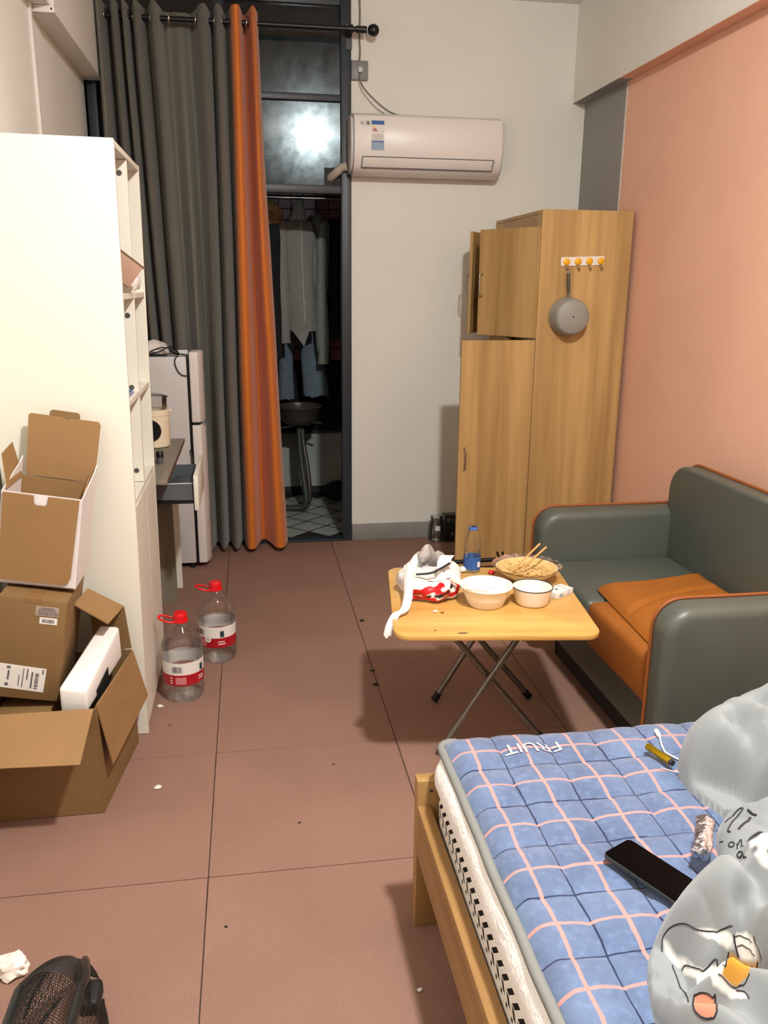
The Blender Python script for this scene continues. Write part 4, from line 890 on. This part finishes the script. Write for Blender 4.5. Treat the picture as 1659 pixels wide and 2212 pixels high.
n_ = 12; fr = [(-hw+.002, .030)]+[(-hw+.002, hh-.002), (-.022, hh-.002), (-.020, hh-.024), (-.014, hh-.030), (.010, hh-.030), (.016, hh-.024), (.018, hh-.002), (hw-.004, hh-.002), (hw-.012, .036), (hw-.018, .018), (hw-.030, .012), (-hw+.002, .012)]
MB().prism(fr[1:], 'y', -dp-.0065, -dp-.0035).build('front_flap', 'card', tbx, local=True)
lidp = [(-hw+.012, 0), (hw-.010, 0), (hw-.002, .03), (hw-.001, .176), (hw-.008, .186), (.018, .186), (.012, .181), (.002, .181), (-.004, .186), (-hw+.008, .186), (-hw+.002, .180)]
lid = MB(); lid.prism(lidp, 'y', 0, .004); lid.v = [(x, dp-.002+y+.13*z, hh+.004+z*.985) for x, y, z in lid.v]; ldo = lid.build('lid', 'card', tbx, local=True)
tab = MB().prism([(x, z) for x, z in rrect(.088, .044, .010, 4, -.002, .182)], 'y', .005, .008); tab.v = [(x, dp-.002+y+.13*z, hh+.004+z*.985) for x, y, z in tab.v]; tab.build('tab', 'cardd', ldo, local=True)
tq('flap', [(-hw+.002, -dp+.03, hh), (-hw+.002, dp-.01, hh), (-hw-.03, dp-.02, hh+.10), (-hw-.025, -dp+.06, hh+.09)], 'card')
tq('flap', [(hw-.004, -dp+.05, hh-.01), (hw-.004, dp-.005, hh), (hw-.010, dp-.01, hh+.05), (hw-.006, -dp+.06, hh+.01)], 'card')
# ------------------------------------------------------------------ fridge, desk
fr_ = thing('fridge', 'small white two door fridge standing behind the desk', 'fridge', (-.50, 4.55, 0))
MB().box(-.74, -.318, 4.43, 4.615, .03, 1.142).build('fridge_body', 'fridge', fr_, bevel=.006)
MB().box(-.3175, -.305, 4.436, 4.61, .03, 1.142).build('door_gasket', 'black', fr_)
def fdoor(z0, z1):
    pr = [(-.304, 4.43), (-.304, 4.618), (-.262, 4.618), (-.244, 4.59), (-.238, 4.53), (-.246, 4.475), (-.262, 4.43)]
    return MB().prism(pr, 'z', z0, z1).build('door', 'whitep', fr_, bevel=.005, seg=3)
fdoor(.802, 1.165); fdoor(.03, .788)
MB().box(-.300, -.262, 4.436, 4.61, .7885, .8015).build('door_gap', 'black', fr_)
MB().box(-.262, -.2395, 4.47, 4.53, .782, .806).build('handle_recess', 'socket', fr_, bevel=.004)
for x, y in ((-.72, 4.45), (-.34, 4.45), (-.72, 4.59), (-.34, 4.59)): MB().lathe([(.014, 0), (.014, .032)], (x, y, 0), 10).build('foot', 'blackm', fr_)
dk = thing('desk', 'grey wood desk with its drawer pulled out between shelf and fridge', 'desk', (-.55, 3.78, 0))
MB().box(-.765, -.334, 3.305, 4.25, .733, .752).build('desktop', 'deskwood', dk, bevel=.001)
MB().box(-.334, -.3325, 3.305, 4.25, .733, .752).build('edge_band', 'deskedge', dk)
MB().box(-.76, -.381, 3.92, 3.938, 0, .732).build('side_panel', 'darkpanel', dk)
MB().box(-.76, -.372, 4.128, 4.146, 0, .732).build('side_panel', 'white', dk)
MB().box(-.76, -.74, 3.31, 4.128, .30, .732).build('back_panel', 'darkpanel', dk)
dr = MB().box(-.242, -.224, 3.415, 3.86, .596, .742).build('drawer', 'white', dk, bevel=.002)
MB().box(-.70, -.243, 3.44, 3.452, .638, .704).build('drawer_side', 'drawerg', dr); MB().box(-.70, -.243, 3.823, 3.835, .638, .704).build('drawer_side', 'drawerg', dr)
MB().box(-.70, -.243, 3.4525, 3.8225, .638, .644).build('drawer_bottom', 'drawerg', dr); MB().box(-.70, -.243, 3.439, 3.4525, .7042, .7055).build('drawer_rim', 'paper', dr)
MB().box(-.69, -.244, 3.430, 3.4392, .622, .637).build('drawer_slide', 'black', dr)
tag(MB().box(-.345, -.26, 3.50, 3.80, .6445, .660).build('document_folder', 'drawerg', None, bevel=.003), 'flat dark grey folder lying in the open desk drawer', 'folder')
MB().tube(catmull([(-.320, 4.428, .66), (-.31, 4.40, .60), (-.305, 4.39, .53), (-.308, 4.385, .49), (-.315, 4.385, .47)], 5), [.004]*16+[.009]*5, 8).build('power_cord', 'black', fr_, smooth=60)
mk_ = thing('soup_maker', 'cream coloured soup maker with a glass lid and black disc on the desk', 'appliance', (-.455, 4.05, .752))
mc = (-.455, 4.05, .7525)
MB().lathe([(.060, 0), (.070, .004), (.073, .03), (.0745, .15), (.077, .152), (.077, .176), (.073, .178)], mc, 40).build('housing', 'cream', mk_, smooth=40)
MB().lathe([(.064, .178), (.066, .232), (.074, .236), (.074, .240), (.04, .252), (.012, .256)], mc, 32, caps=(False, True)).build('glass_lid', 'jar', mk_, smooth=50)
MB().lathe([(.050, -.079), (.052, -.074)], (mc[0]-.012, mc[1], mc[2]+.085), 32, axis='y').build('dial_disc', 'black', mk_)
MB().box(mc[0]+.070, mc[0]+.088, mc[1]-.008, mc[1]+.008, mc[2]+.166, mc[2]+.178).build('latch', 'cream', mk_, bevel=.003)
bj = thing('small_black_jar', 'small black topped jar standing on the desk edge', 'jar', (-.392, 3.63, .752))
MB().lathe([(.014, 0), (.015, .003), (.015, .028)], (-.392, 3.63, .7525), 18).build('jar_body', 'drawerg', bj, smooth=40)
MB().lathe([(.016, .028), (.016, .05), (.012, .056)], (-.392, 3.63, .7525), 18).build('lid', 'black', bj, smooth=40)
# on top of the fridge
q = MB().lathe([(.05, 0), (.075, .01), (.07, .035), (.05, .06), (.02, .075), (.004, .08)], (-.485, 4.535, 1.1435), 24, wob=lambda a, k: 1+.35*noise.noise(Vector((cos(a)*1.8, sin(a)*1.8, k*.9))))
tag(q.build('plastic_bag', 'bagw', None, smooth=60), 'crumpled white plastic bag lying on top of the fridge', 'bag')
tag(MB().box(-.52, -.415, 4.45, 4.49, 1.1435, 1.156).build('flat_black_box', 'black', None, bevel=.002), 'flat black box lying on top of the fridge at its near edge', 'box')
tag(MB().box(-.375, -.318, 4.585, 4.60, 1.1435, 1.165).build('white_strip', 'paper', None, bevel=.002), 'short white strip standing on top of the fridge', 'strip')
pa = thing('power_adapter', 'black power adapter with looping black cord on top of the fridge', 'adapter', (-.385, 4.46, 1.16))
MB().tube([(-.40, 4.452, 1.182), (-.392, 4.447, 1.178), (-.362, 4.440, 1.160), (-.352, 4.438, 1.156)], [.006, .013, .013, .005], 8).build('adapter_body', 'black', pa, bevel=0)
MB().tube(catmull([(-.50, 4.46, 1.165), (-.455, 4.455, 1.184), (-.42, 4.452, 1.186), (-.40, 4.452, 1.182)], 6), .003, 8).tube(catmull([(-.50, 4.45, 1.158), (-.45, 4.45, 1.168), (-.41, 4.45, 1.188), (-.385, 4.45, 1.196), (-.378, 4.452, 1.188)], 6), .003, 8).tube(catmull([(-.352, 4.438, 1.156), (-.36, 4.425, 1.146), (-.372, 4.421, 1.13), (-.372, 4.42, 1.10), (-.355, 4.42, 1.062), (-.332, 4.42, 1.048), (-.312, 4.422, 1.047)], 6), .003, 8).tube(catmull([(-.352, 4.438, 1.156), (-.335, 4.432, 1.154), (-.312, 4.428, 1.148)], 5), .003, 8).build('cord', 'black', pa, smooth=60)

# ------------------------------------------------------------------ big water bottles
def jug(c, label, level, capoff, rot):
    t = thing('water_jug', label, 'bottle', (c[0], c[1], 0), (0, 0, rot), 'five litre water jugs by the shelf')
    pet = [(.050, .003), (.066, .002), (.074, .022), (.076, .045), (.0745, .07), (.0745, .165), (.077, .175), (.0765, .205), (.073, .225), (.060, .252), (.040, .278), (.026, .296), (.0225, .302), (.0225, .322)]
    w5 = lambda a, k: 1-(.06*max(0, cos(a*8)) if k <= 2 else 0)
    MB().lathe(pet, (0, 0, 0), 64, wob=w5, caps=(True, False)).build('bottle_body', 'pet', t, smooth=60, local=True)
    iw = [(r-.0022, z) for r, z in pet if z < level]; iw[0] = (iw[0][0], .006)
    zi = next(i for i, (r, z) in enumerate(pet) if z >= level); (r0, z0), (r1, z1) = pet[zi-1], pet[zi]; rr = r0+(r1-r0)*(level-z0)/(z1-z0)-.0022
    MB().lathe(iw+[(rr, level)], (0, 0, 0), 64, wob=w5).build('water', 'water', t, smooth=50, local=True)
    lb_ = MB().lathe([(.0752, .108), (.0752, .163)], (0, 0, 0), 64, caps=(False, False)).build('label_white', 'paper', t, smooth=60, local=True)
    lr_ = MB().lathe([(.0752, .075), (.0752, .108)], (0, 0, 0), 64, caps=(False, False)).lathe([(.0757, .074), (.0757, .116)], (0, 0, 0), 64, caps=(False, False)).build('label_red', mat('label_red', '#a80f1e', .45), t, smooth=60, local=True)
    def patch(par, a0, a1, z0, z1, m, r=.0763):
        MB().grid(lambda u, v: (r*cos(a0+(a1-a0)*u), r*sin(a0+(a1-a0)*u), z0+(z1-z0)*v), 8, 1).build('print', m, par, local=True)
    for k in range(9): patch(lb_, R_(-120+k*3.2-capoff), R_(-120+k*3.2-capoff+rb.choice((1.3, 2.2))), .126, .150, 'ink')
    patch(lr_, R_(-112-capoff), R_(-82-capoff), .080, .108, 'inklr'); patch(lr_, R_(-45-capoff), R_(-25-capoff), .098, .102, 'paper'); patch(lr_, R_(-45-capoff), R_(-22-capoff), .088, .0925, 'paper')
    for k in range(3): patch(lr_, R_(-128-capoff), R_(-121-capoff), .082+k*.010, .086+k*.010, 'paper')
    patch(lb_, R_(-38-capoff), R_(-26-capoff), .120, .146, 'inkb2')
    n = MB().lathe([(.027, .300), (.028, .306), (.027, .309)], (0, 0, 0), 28)
    cp = n.lathe([(.0245, .309), (.0245, .330), (.022, .334), (.004, .334)], (0, 0, 0), 40, wob=lambda a, k: 1+(.02*sin(a*20) if k < 2 else 0)).build('cap', 'red', t, smooth=50, local=True)
    hp = catmull([(-.020, -.020, .304), (-.045, -.024, .309), (-.072, -.012, .318), (-.078, .006, .322), (-.066, .018, .320), (-.042, .024, .311), (-.018, .022, .304)], 6)
    MB().tube(hp, .0042, 8).build('carry_handle', 'red', cp, smooth=60, local=True)
    return t
M['inklr'] = mat('ink_pale_red', '#c4757c', .6); M['inkb2'] = mat('ink_teal', '#1f3a3c', .6)
jug((-.281, 2.945), 'water jug with red cap, the nearer of the two, against the shelf', .215, 0, R_(4))
jg = jug((-.165, 3.265), 'water jug with red cap, the farther of the two, half full', .178, 50, R_(8))
jb = MB().lathe([(.014, -.001), (.014, .0004)], (0, 0, 0), 20, axis='y'); a_ = R_(-125)
jb.v = [((.0775+y)*cos(a_)-x*-sin(a_), (.0775+y)*sin(a_)-x*cos(a_), .112+z) for x, y, z in [(x, -y, z) for x, y, z in jb.v]]
rd = jb.build('round_badge', 'paper', jg, local=True)
text('5L', .014, 'inkr', rd, frame_m((.0786*cos(a_), .0786*sin(a_), .112), (-sin(a_), cos(a_), 0), (0, 0, 1)), 'lettering')

# ------------------------------------------------------------------ floor litter and net basket
def crumple(name, label, cat, c, r, m, seed, fl=.6):
    q = MB(); bmx = bmesh.new(); bmesh.ops.create_icosphere(bmx, subdivisions=3, radius=1)
    vs = []
    for v in bmx.verts:
        d = 1+.45*noise.noise(v.co*1.6+Vector((seed, 0, 0)))+.25*noise.noise(v.co*4+Vector((0, seed, 0))); vs.append((c[0]+v.co.x*r*d*1.2, c[1]+v.co.y*r*d, c[2]+max(0, r*fl*.75+v.co.z*r*d*fl)))
    q.add(vs, [tuple(v.index for v in f.verts) for f in bmx.faces]); bmx.free()
    return tag(q.build(name, m, None, smooth=30), label, cat)
crumple('tissue', 'crumpled white tissue lying on the floor left of the net basket', 'tissue', (-.572, 1.652, .001), .030, 'tissue', 3, .75)
crumple('dust_clump', 'dark dust clump on the floor just right of the tile joint', 'dust', (.452, 3.045, .001), .008, 'dust', 5, .3)
crumple('dust_clump', 'dark hair and dust clump at the edge of the table shadow', 'dust', (.447, 2.925, .001), .009, 'dust', 8, .3)
crumple('dead_leaf', 'small dark brown bit on the far floor beside the tile joint', 'litter', (.478, 3.565, .001), .009, 'dust', 9, .5)
crumple('paper_scrap', 'tiny white paper scrap on the floor in front of the shelf corner', 'paper', (-.32, 2.338, .001), .009, 'paper', 11, .4)
crumple('paper_scrap', 'tiny white scrap on the floor near the bed side', 'paper', (.327, 1.465, .001), .005, 'paper', 12, .5)
crumple('plastic_scrap', 'clear white plastic scrap on the floor at the base of the near jug', 'scrap', (-.365, 2.86, .001), .009, 'paper', 13, .5)
for i, (x, y, t) in enumerate(((.227, 2.388, 'dark speck on the bare floor right of the big carton'), (-.10, 1.72, 'dark speck on the near floor right of the long joint'), (-.318, 2.72, 'dark speck on the floor in front of the near jug'), (.10, 2.10, 'dark speck on the floor between bed post and joint'))):
    crumple('floor_speck', t, 'litter', (x, y, .0005), .0032, 'dust', 20+i, .5)
nb = thing('net_basket', 'black net dome basket with dark ribs standing on the near floor', 'basket', (-.395, 1.33, 0))
NBX = .088
def dome(u, v, k=1.0):
    a = pi*u
    wdt = NBX*(sin(pi*.5*min(1, v/.70+.02))**.66); hgt = .26*(min(1, v/.70+.03))**.62
    b_ = 1+.05*sin(a*3+1)
    return (-.405-wdt*cos(a)*k*b_-.010*v, 1.60-.36*v, hgt*sin(a)**.8*k+.003)
o = MB().grid(dome, 40, 56).build('net', 'netm', nb, fix=False)
bm = bmesh.new(); bm.from_mesh(o.data)
bmesh.ops.wireframe(bm, faces=bm.faces[:], thickness=.0017, offset=0, use_replace=True, use_even_offset=True, use_relative_offset=False)
bm.to_mesh(o.data); bm.free(); o['kind'] = 'stuff'
for u0, u1, r in ((.0, .0, .005), (1.0, 1.0, .005), (.47, .30, .0095), (.60, .72, .0095)):
    MB().tube([Vector(dome(u0+(u1-u0)*min(1, j/9), j/16))+Vector((0, 0, .004)) for j in range(2, 17)], [r*(.5+.5*min(1, j/5)) for j in range(2, 17)], 10).build('rib', 'netrib', nb, smooth=60)
MB().tube([Vector(dome(.08+.84*u/16, .02)) for u in range(17)], .006, 8).build('rib', 'netrib', nb, smooth=60)
MB().tube([Vector(dome(.10+.36*u/10, .45-.1*sin(pi*u/10)))+Vector((0, 0, -.004)) for u in range(11)], .0035, 8).build('rib', 'netrib', nb, smooth=60)
sp = [Vector(dome(.72, .62)), Vector(dome(.73, .54)), Vector(dome(.76, .48)), Vector(dome(.80, .42)), Vector(dome(.87, .45))]
MB().tube(catmull([p+Vector((0, 0, .006)) for p in sp], 6), .0045, 8).build('strap', 'deskwood', nb, smooth=60)
pc_ = Vector(dome(.77, .56)); MB().box(pc_.x-.022, pc_.x+.018, pc_.y-.04, pc_.y+.025, pc_.z-.03, pc_.z+.006).build('pad', 'blackm', nb, bevel=.01, seg=3)

# ------------------------------------------------------------------ washing and sink on the balcony
def loft(secs, Y, seed, nz=40, ns=36, fold=.14, y0=0):
    mb = MB(); secs = sorted(secs, key=lambda s_: -s_[0]); cs = catmull([(s_[1], s_[2], s_[3]) for s_ in secs], 8); zs = [p.x for p in catmull([(s_[0], 0, 0) for s_ in secs], 8)]
    n = len(cs); 
    for k in range(n):
        cx, w_, d = cs[k]
        for j in range(ns):
            a = 2*pi*j/ns; q = 1+fold*noise.noise(Vector((cos(a)*3.2+seed, sin(a)*3.2, zs[k]*2.2)))+fold*.5*noise.noise(Vector((cos(a)*8, sin(a)*8+seed, zs[k]*4)))
            mb.v.append((cx+w_*cos(a)*(1+(q-1)*.5), Y+y0+d*sin(a)*q*(1.0), zs[k]))
    mb.f += [(i*ns+j, i*ns+(j+1) % ns, (i+1)*ns+(j+1) % ns, (i+1)*ns+j) for i in range(n-1) for j in range(ns)]+[tuple(range(ns))[::-1]]
    mb.m += [0]*len(mb.f); return mb
def hanger(par, x, y, z, w_=.06):
    MB().tube(catmull([(x, y, z+.012), (x+.012, y, z), (x+.004, y, z-.018), (x, y, z-.04), (x, y, z-.07)], 5), .0022, 6).tube([(x, y, z-.07), (x-w_, y, z-.13), (x+w_, y, z-.13), (x, y, z-.07)], .003, 6).build('hanger', 'chrome', par, smooth=60)
rl = thing('drying_rail', 'chrome drying rail above the hanging clothes on the balcony', 'rail', (.1, 5.58, 2.03))
MB().tube([(-.79, 5.58, 2.03), (.91, 5.58, 2.03)], .011, 10).build('rail', 'chrome', rl, smooth=60)
r2 = thing('drying_rail', 'upper chrome drying rail seen through the glass above the doorway', 'rail', (.1, 5.75, 2.30))
MB().tube([(-.79, 5.75, 2.305), (.91, 5.75, 2.305)], .012, 10).build('rail', 'chrome', r2, smooth=60)
h1 = thing('hooded_sweatshirt', 'pale grey zipped hooded sweatshirt hanging on balcony with its hood up', 'sweatshirt', (.32, 5.55, 1.2))
loft([(1.90, .325, .06, .03), (1.875, .32, .105, .05), (1.80, .322, .115, .065), (1.6, .33, .105, .07), (1.4, .345, .098, .07), (1.30, .352, .088, .062), (1.262, .355, .083, .058), (1.255, .355, .086, .06), (1.215, .357, .083, .058)], 5.55, 2).build('body', 'hood1', h1, smooth=80)
loft([(2.005, .335, .015, .015), (1.995, .335, .030, .03), (1.96, .334, .040, .045), (1.92, .33, .045, .05), (1.885, .328, .075, .055)], 5.53, 4, fold=.25).build('hood', 'hood1', h1, smooth=80)
loft([(1.885, .235, .025, .03), (1.82, .222, .042, .045), (1.6, .222, .045, .05), (1.4, .225, .048, .05), (1.25, .232, .045, .048), (1.20, .232, .036, .04), (1.14, .235, .036, .038)], 5.52, 6).build('sleeve', 'hood1', h1, smooth=80)
loft([(1.885, .41, .02, .03), (1.7, .425, .032, .04), (1.45, .412, .034, .042), (1.30, .405, .032, .04), (1.22, .405, .027, .034)], 5.57, 16).build('sleeve', 'hood1', h1, smooth=80)
MB().tube([(.345, 5.478, 1.88), (.352, 5.474, 1.6), (.362, 5.484, 1.27)], .0035, 6).build('zip', 'fridge', h1)
MB().slab([(.285, 5.50, 1.215), (.40, 5.50, 1.235), (.355, 5.48, 1.12)], .01).build('hem_fold', 'hood1', h1)
hanger(h1, .325, 5.58, 2.035)
h2 = thing('sweatshirt', 'grey green sweatshirt hanging to the right of the zipped one, one long sleeve', 'sweatshirt', (.45, 5.70, 1.0))
loft([(1.915, .455, .05, .03), (1.895, .46, .08, .045), (1.84, .462, .088, .055), (1.6, .462, .08, .06), (1.45, .465, .075, .05)], 5.72, 8).build('body', 'hood2', h2, smooth=80)
loft([(1.89, .50, .025, .03), (1.75, .485, .046, .045), (1.5, .477, .048, .048), (1.3, .485, .048, .046), (1.10, .495, .045, .044), (1.055, .497, .037, .036), (.99, .495, .038, .036)], 5.68, 10).build('sleeve', 'hood2', h2, smooth=80)
MB().lathe([(.040, 0), (.048, .02), (.040, .034)], (.455, 5.715, 1.90), 20, sq=.6, caps=(False, False)).build('collar', 'hood2', h2, smooth=60)
hanger(h2, .455, 5.60, 2.035)
jn = thing('jeans', 'washed blue grey jeans with frayed hems hanging behind the sweatshirts', 'jeans', (.36, 5.84, .72))
def fray(mb, z0, seed):
    zb = min(v[2] for v in mb.v); r_ = random.Random(seed)
    mb.v = [(x, y, z-(r_.random()*.022 if z < zb+.002 else 0)) for x, y, z in mb.v]; return mb
fray(loft([(1.45, .30, .06, .04), (1.2, .27, .055, .045), (1.0, .252, .05, .045), (.80, .25, .056, .05), (.745, .25, .058, .05)], 5.84, 12, fold=.08), .745, 1).build('leg', 'denim', jn, smooth=80)
fray(loft([(1.45, .40, .07, .04), (1.2, .41, .075, .045), (1.0, .435, .082, .045), (.80, .455, .09, .05), (.765, .457, .092, .05)], 5.84, 14, fold=.08), .765, 2).build('leg', 'denim', jn, smooth=80)
loft([(1.82, .34, .13, .03), (1.65, .345, .14, .045), (1.43, .345, .13, .045)], 5.84, 15, fold=.06).build('waist', 'denim', jn, smooth=80)
jk = thing('fur_collared_jacket', 'dark jacket with brown fur collar hanging beside the orange curtain edge', 'jacket', (.10, 5.48, 1.2))
loft([(1.90, .11, .05, .04), (1.84, .11, .10, .06), (1.5, .10, .11, .07), (1.2, .10, .11, .07), (1.05, .10, .11, .06)], 5.40, 18).build('body', 'darkcloth', jk, smooth=80)
loft([(2.0, .13, .03, .03), (1.97, .135, .075, .06), (1.91, .145, .09, .07), (1.86, .13, .08, .06)], 5.40, 20, fold=.3).build('fur_collar', 'fur', jk, smooth=80)
hanger(jk, .11, 5.58, 2.035)
cz = thing('dark_coat', 'dark coat hanging in the shadow at the right end of the rail', 'coat', (.63, 5.6, 1.1))
loft([(1.93, .60, .03, .04), (1.86, .60, .055, .06), (1.6, .585, .06, .07), (1.3, .585, .068, .07), (1.15, .59, .085, .06)], 5.86, 22).build('body', 'darkcloth', cz, smooth=80)
hanger(cz, .60, 5.62, 2.035, .05)
sk = thing('wash_basin', 'round grey wash basin on the balcony below the jeans', 'basin', (.33, 5.66, 0))
MB().lathe([(.03, .575), (.08, .585), (.13, .625), (.150, .70), (.158, .705), (.158, .715), (.143, .712), (.12, .64), (.03, .60)], (.325, 5.68, 0), 36).build('basin', 'sinkm', sk, smooth=50)
MB().tube([(.20, 5.80, .60), (.47, 5.60, .60)], .007, 8).tube([(.19, 5.62, .565), (.46, 5.72, .60)], .006, 8).build('bracket', 'pipe', sk, smooth=60)['kind'] = 'stuff'
MB().tube(catmull([(.325, 5.68, .58), (.325, 5.66, .45), (.335, 5.62, .30), (.355, 5.56, .12), (.352, 5.55, .05), (.31, 5.56, .022), (.20, 5.58, .022), (.05, 5.6, .022)], 6), .020, 10).build('drain_pipe', 'pipe', sk, smooth=60)
MB().tube(catmull([(.345, 5.70, .58), (.352, 5.67, .45), (.372, 5.62, .30), (.383, 5.57, .14), (.372, 5.57, .055), (.33, 5.60, .020)], 6), .016, 10).build('hose', 'sinkm', sk, smooth=60)
bkt = thing('dark_bundle', 'dark bundle lying on the balcony floor in the corner by the wall', 'bundle', (.62, 5.95, 0))
MB().lathe([(.09, 0), (.12, .03), (.11, .08), (.06, .11), (.004, .12)], (.62, 5.92, .001), 24, wob=lambda a, k: 1+.25*noise.noise(Vector((cos(a)*2, sin(a)*2, k)))).build('bundle', 'darkcloth', bkt, smooth=60)
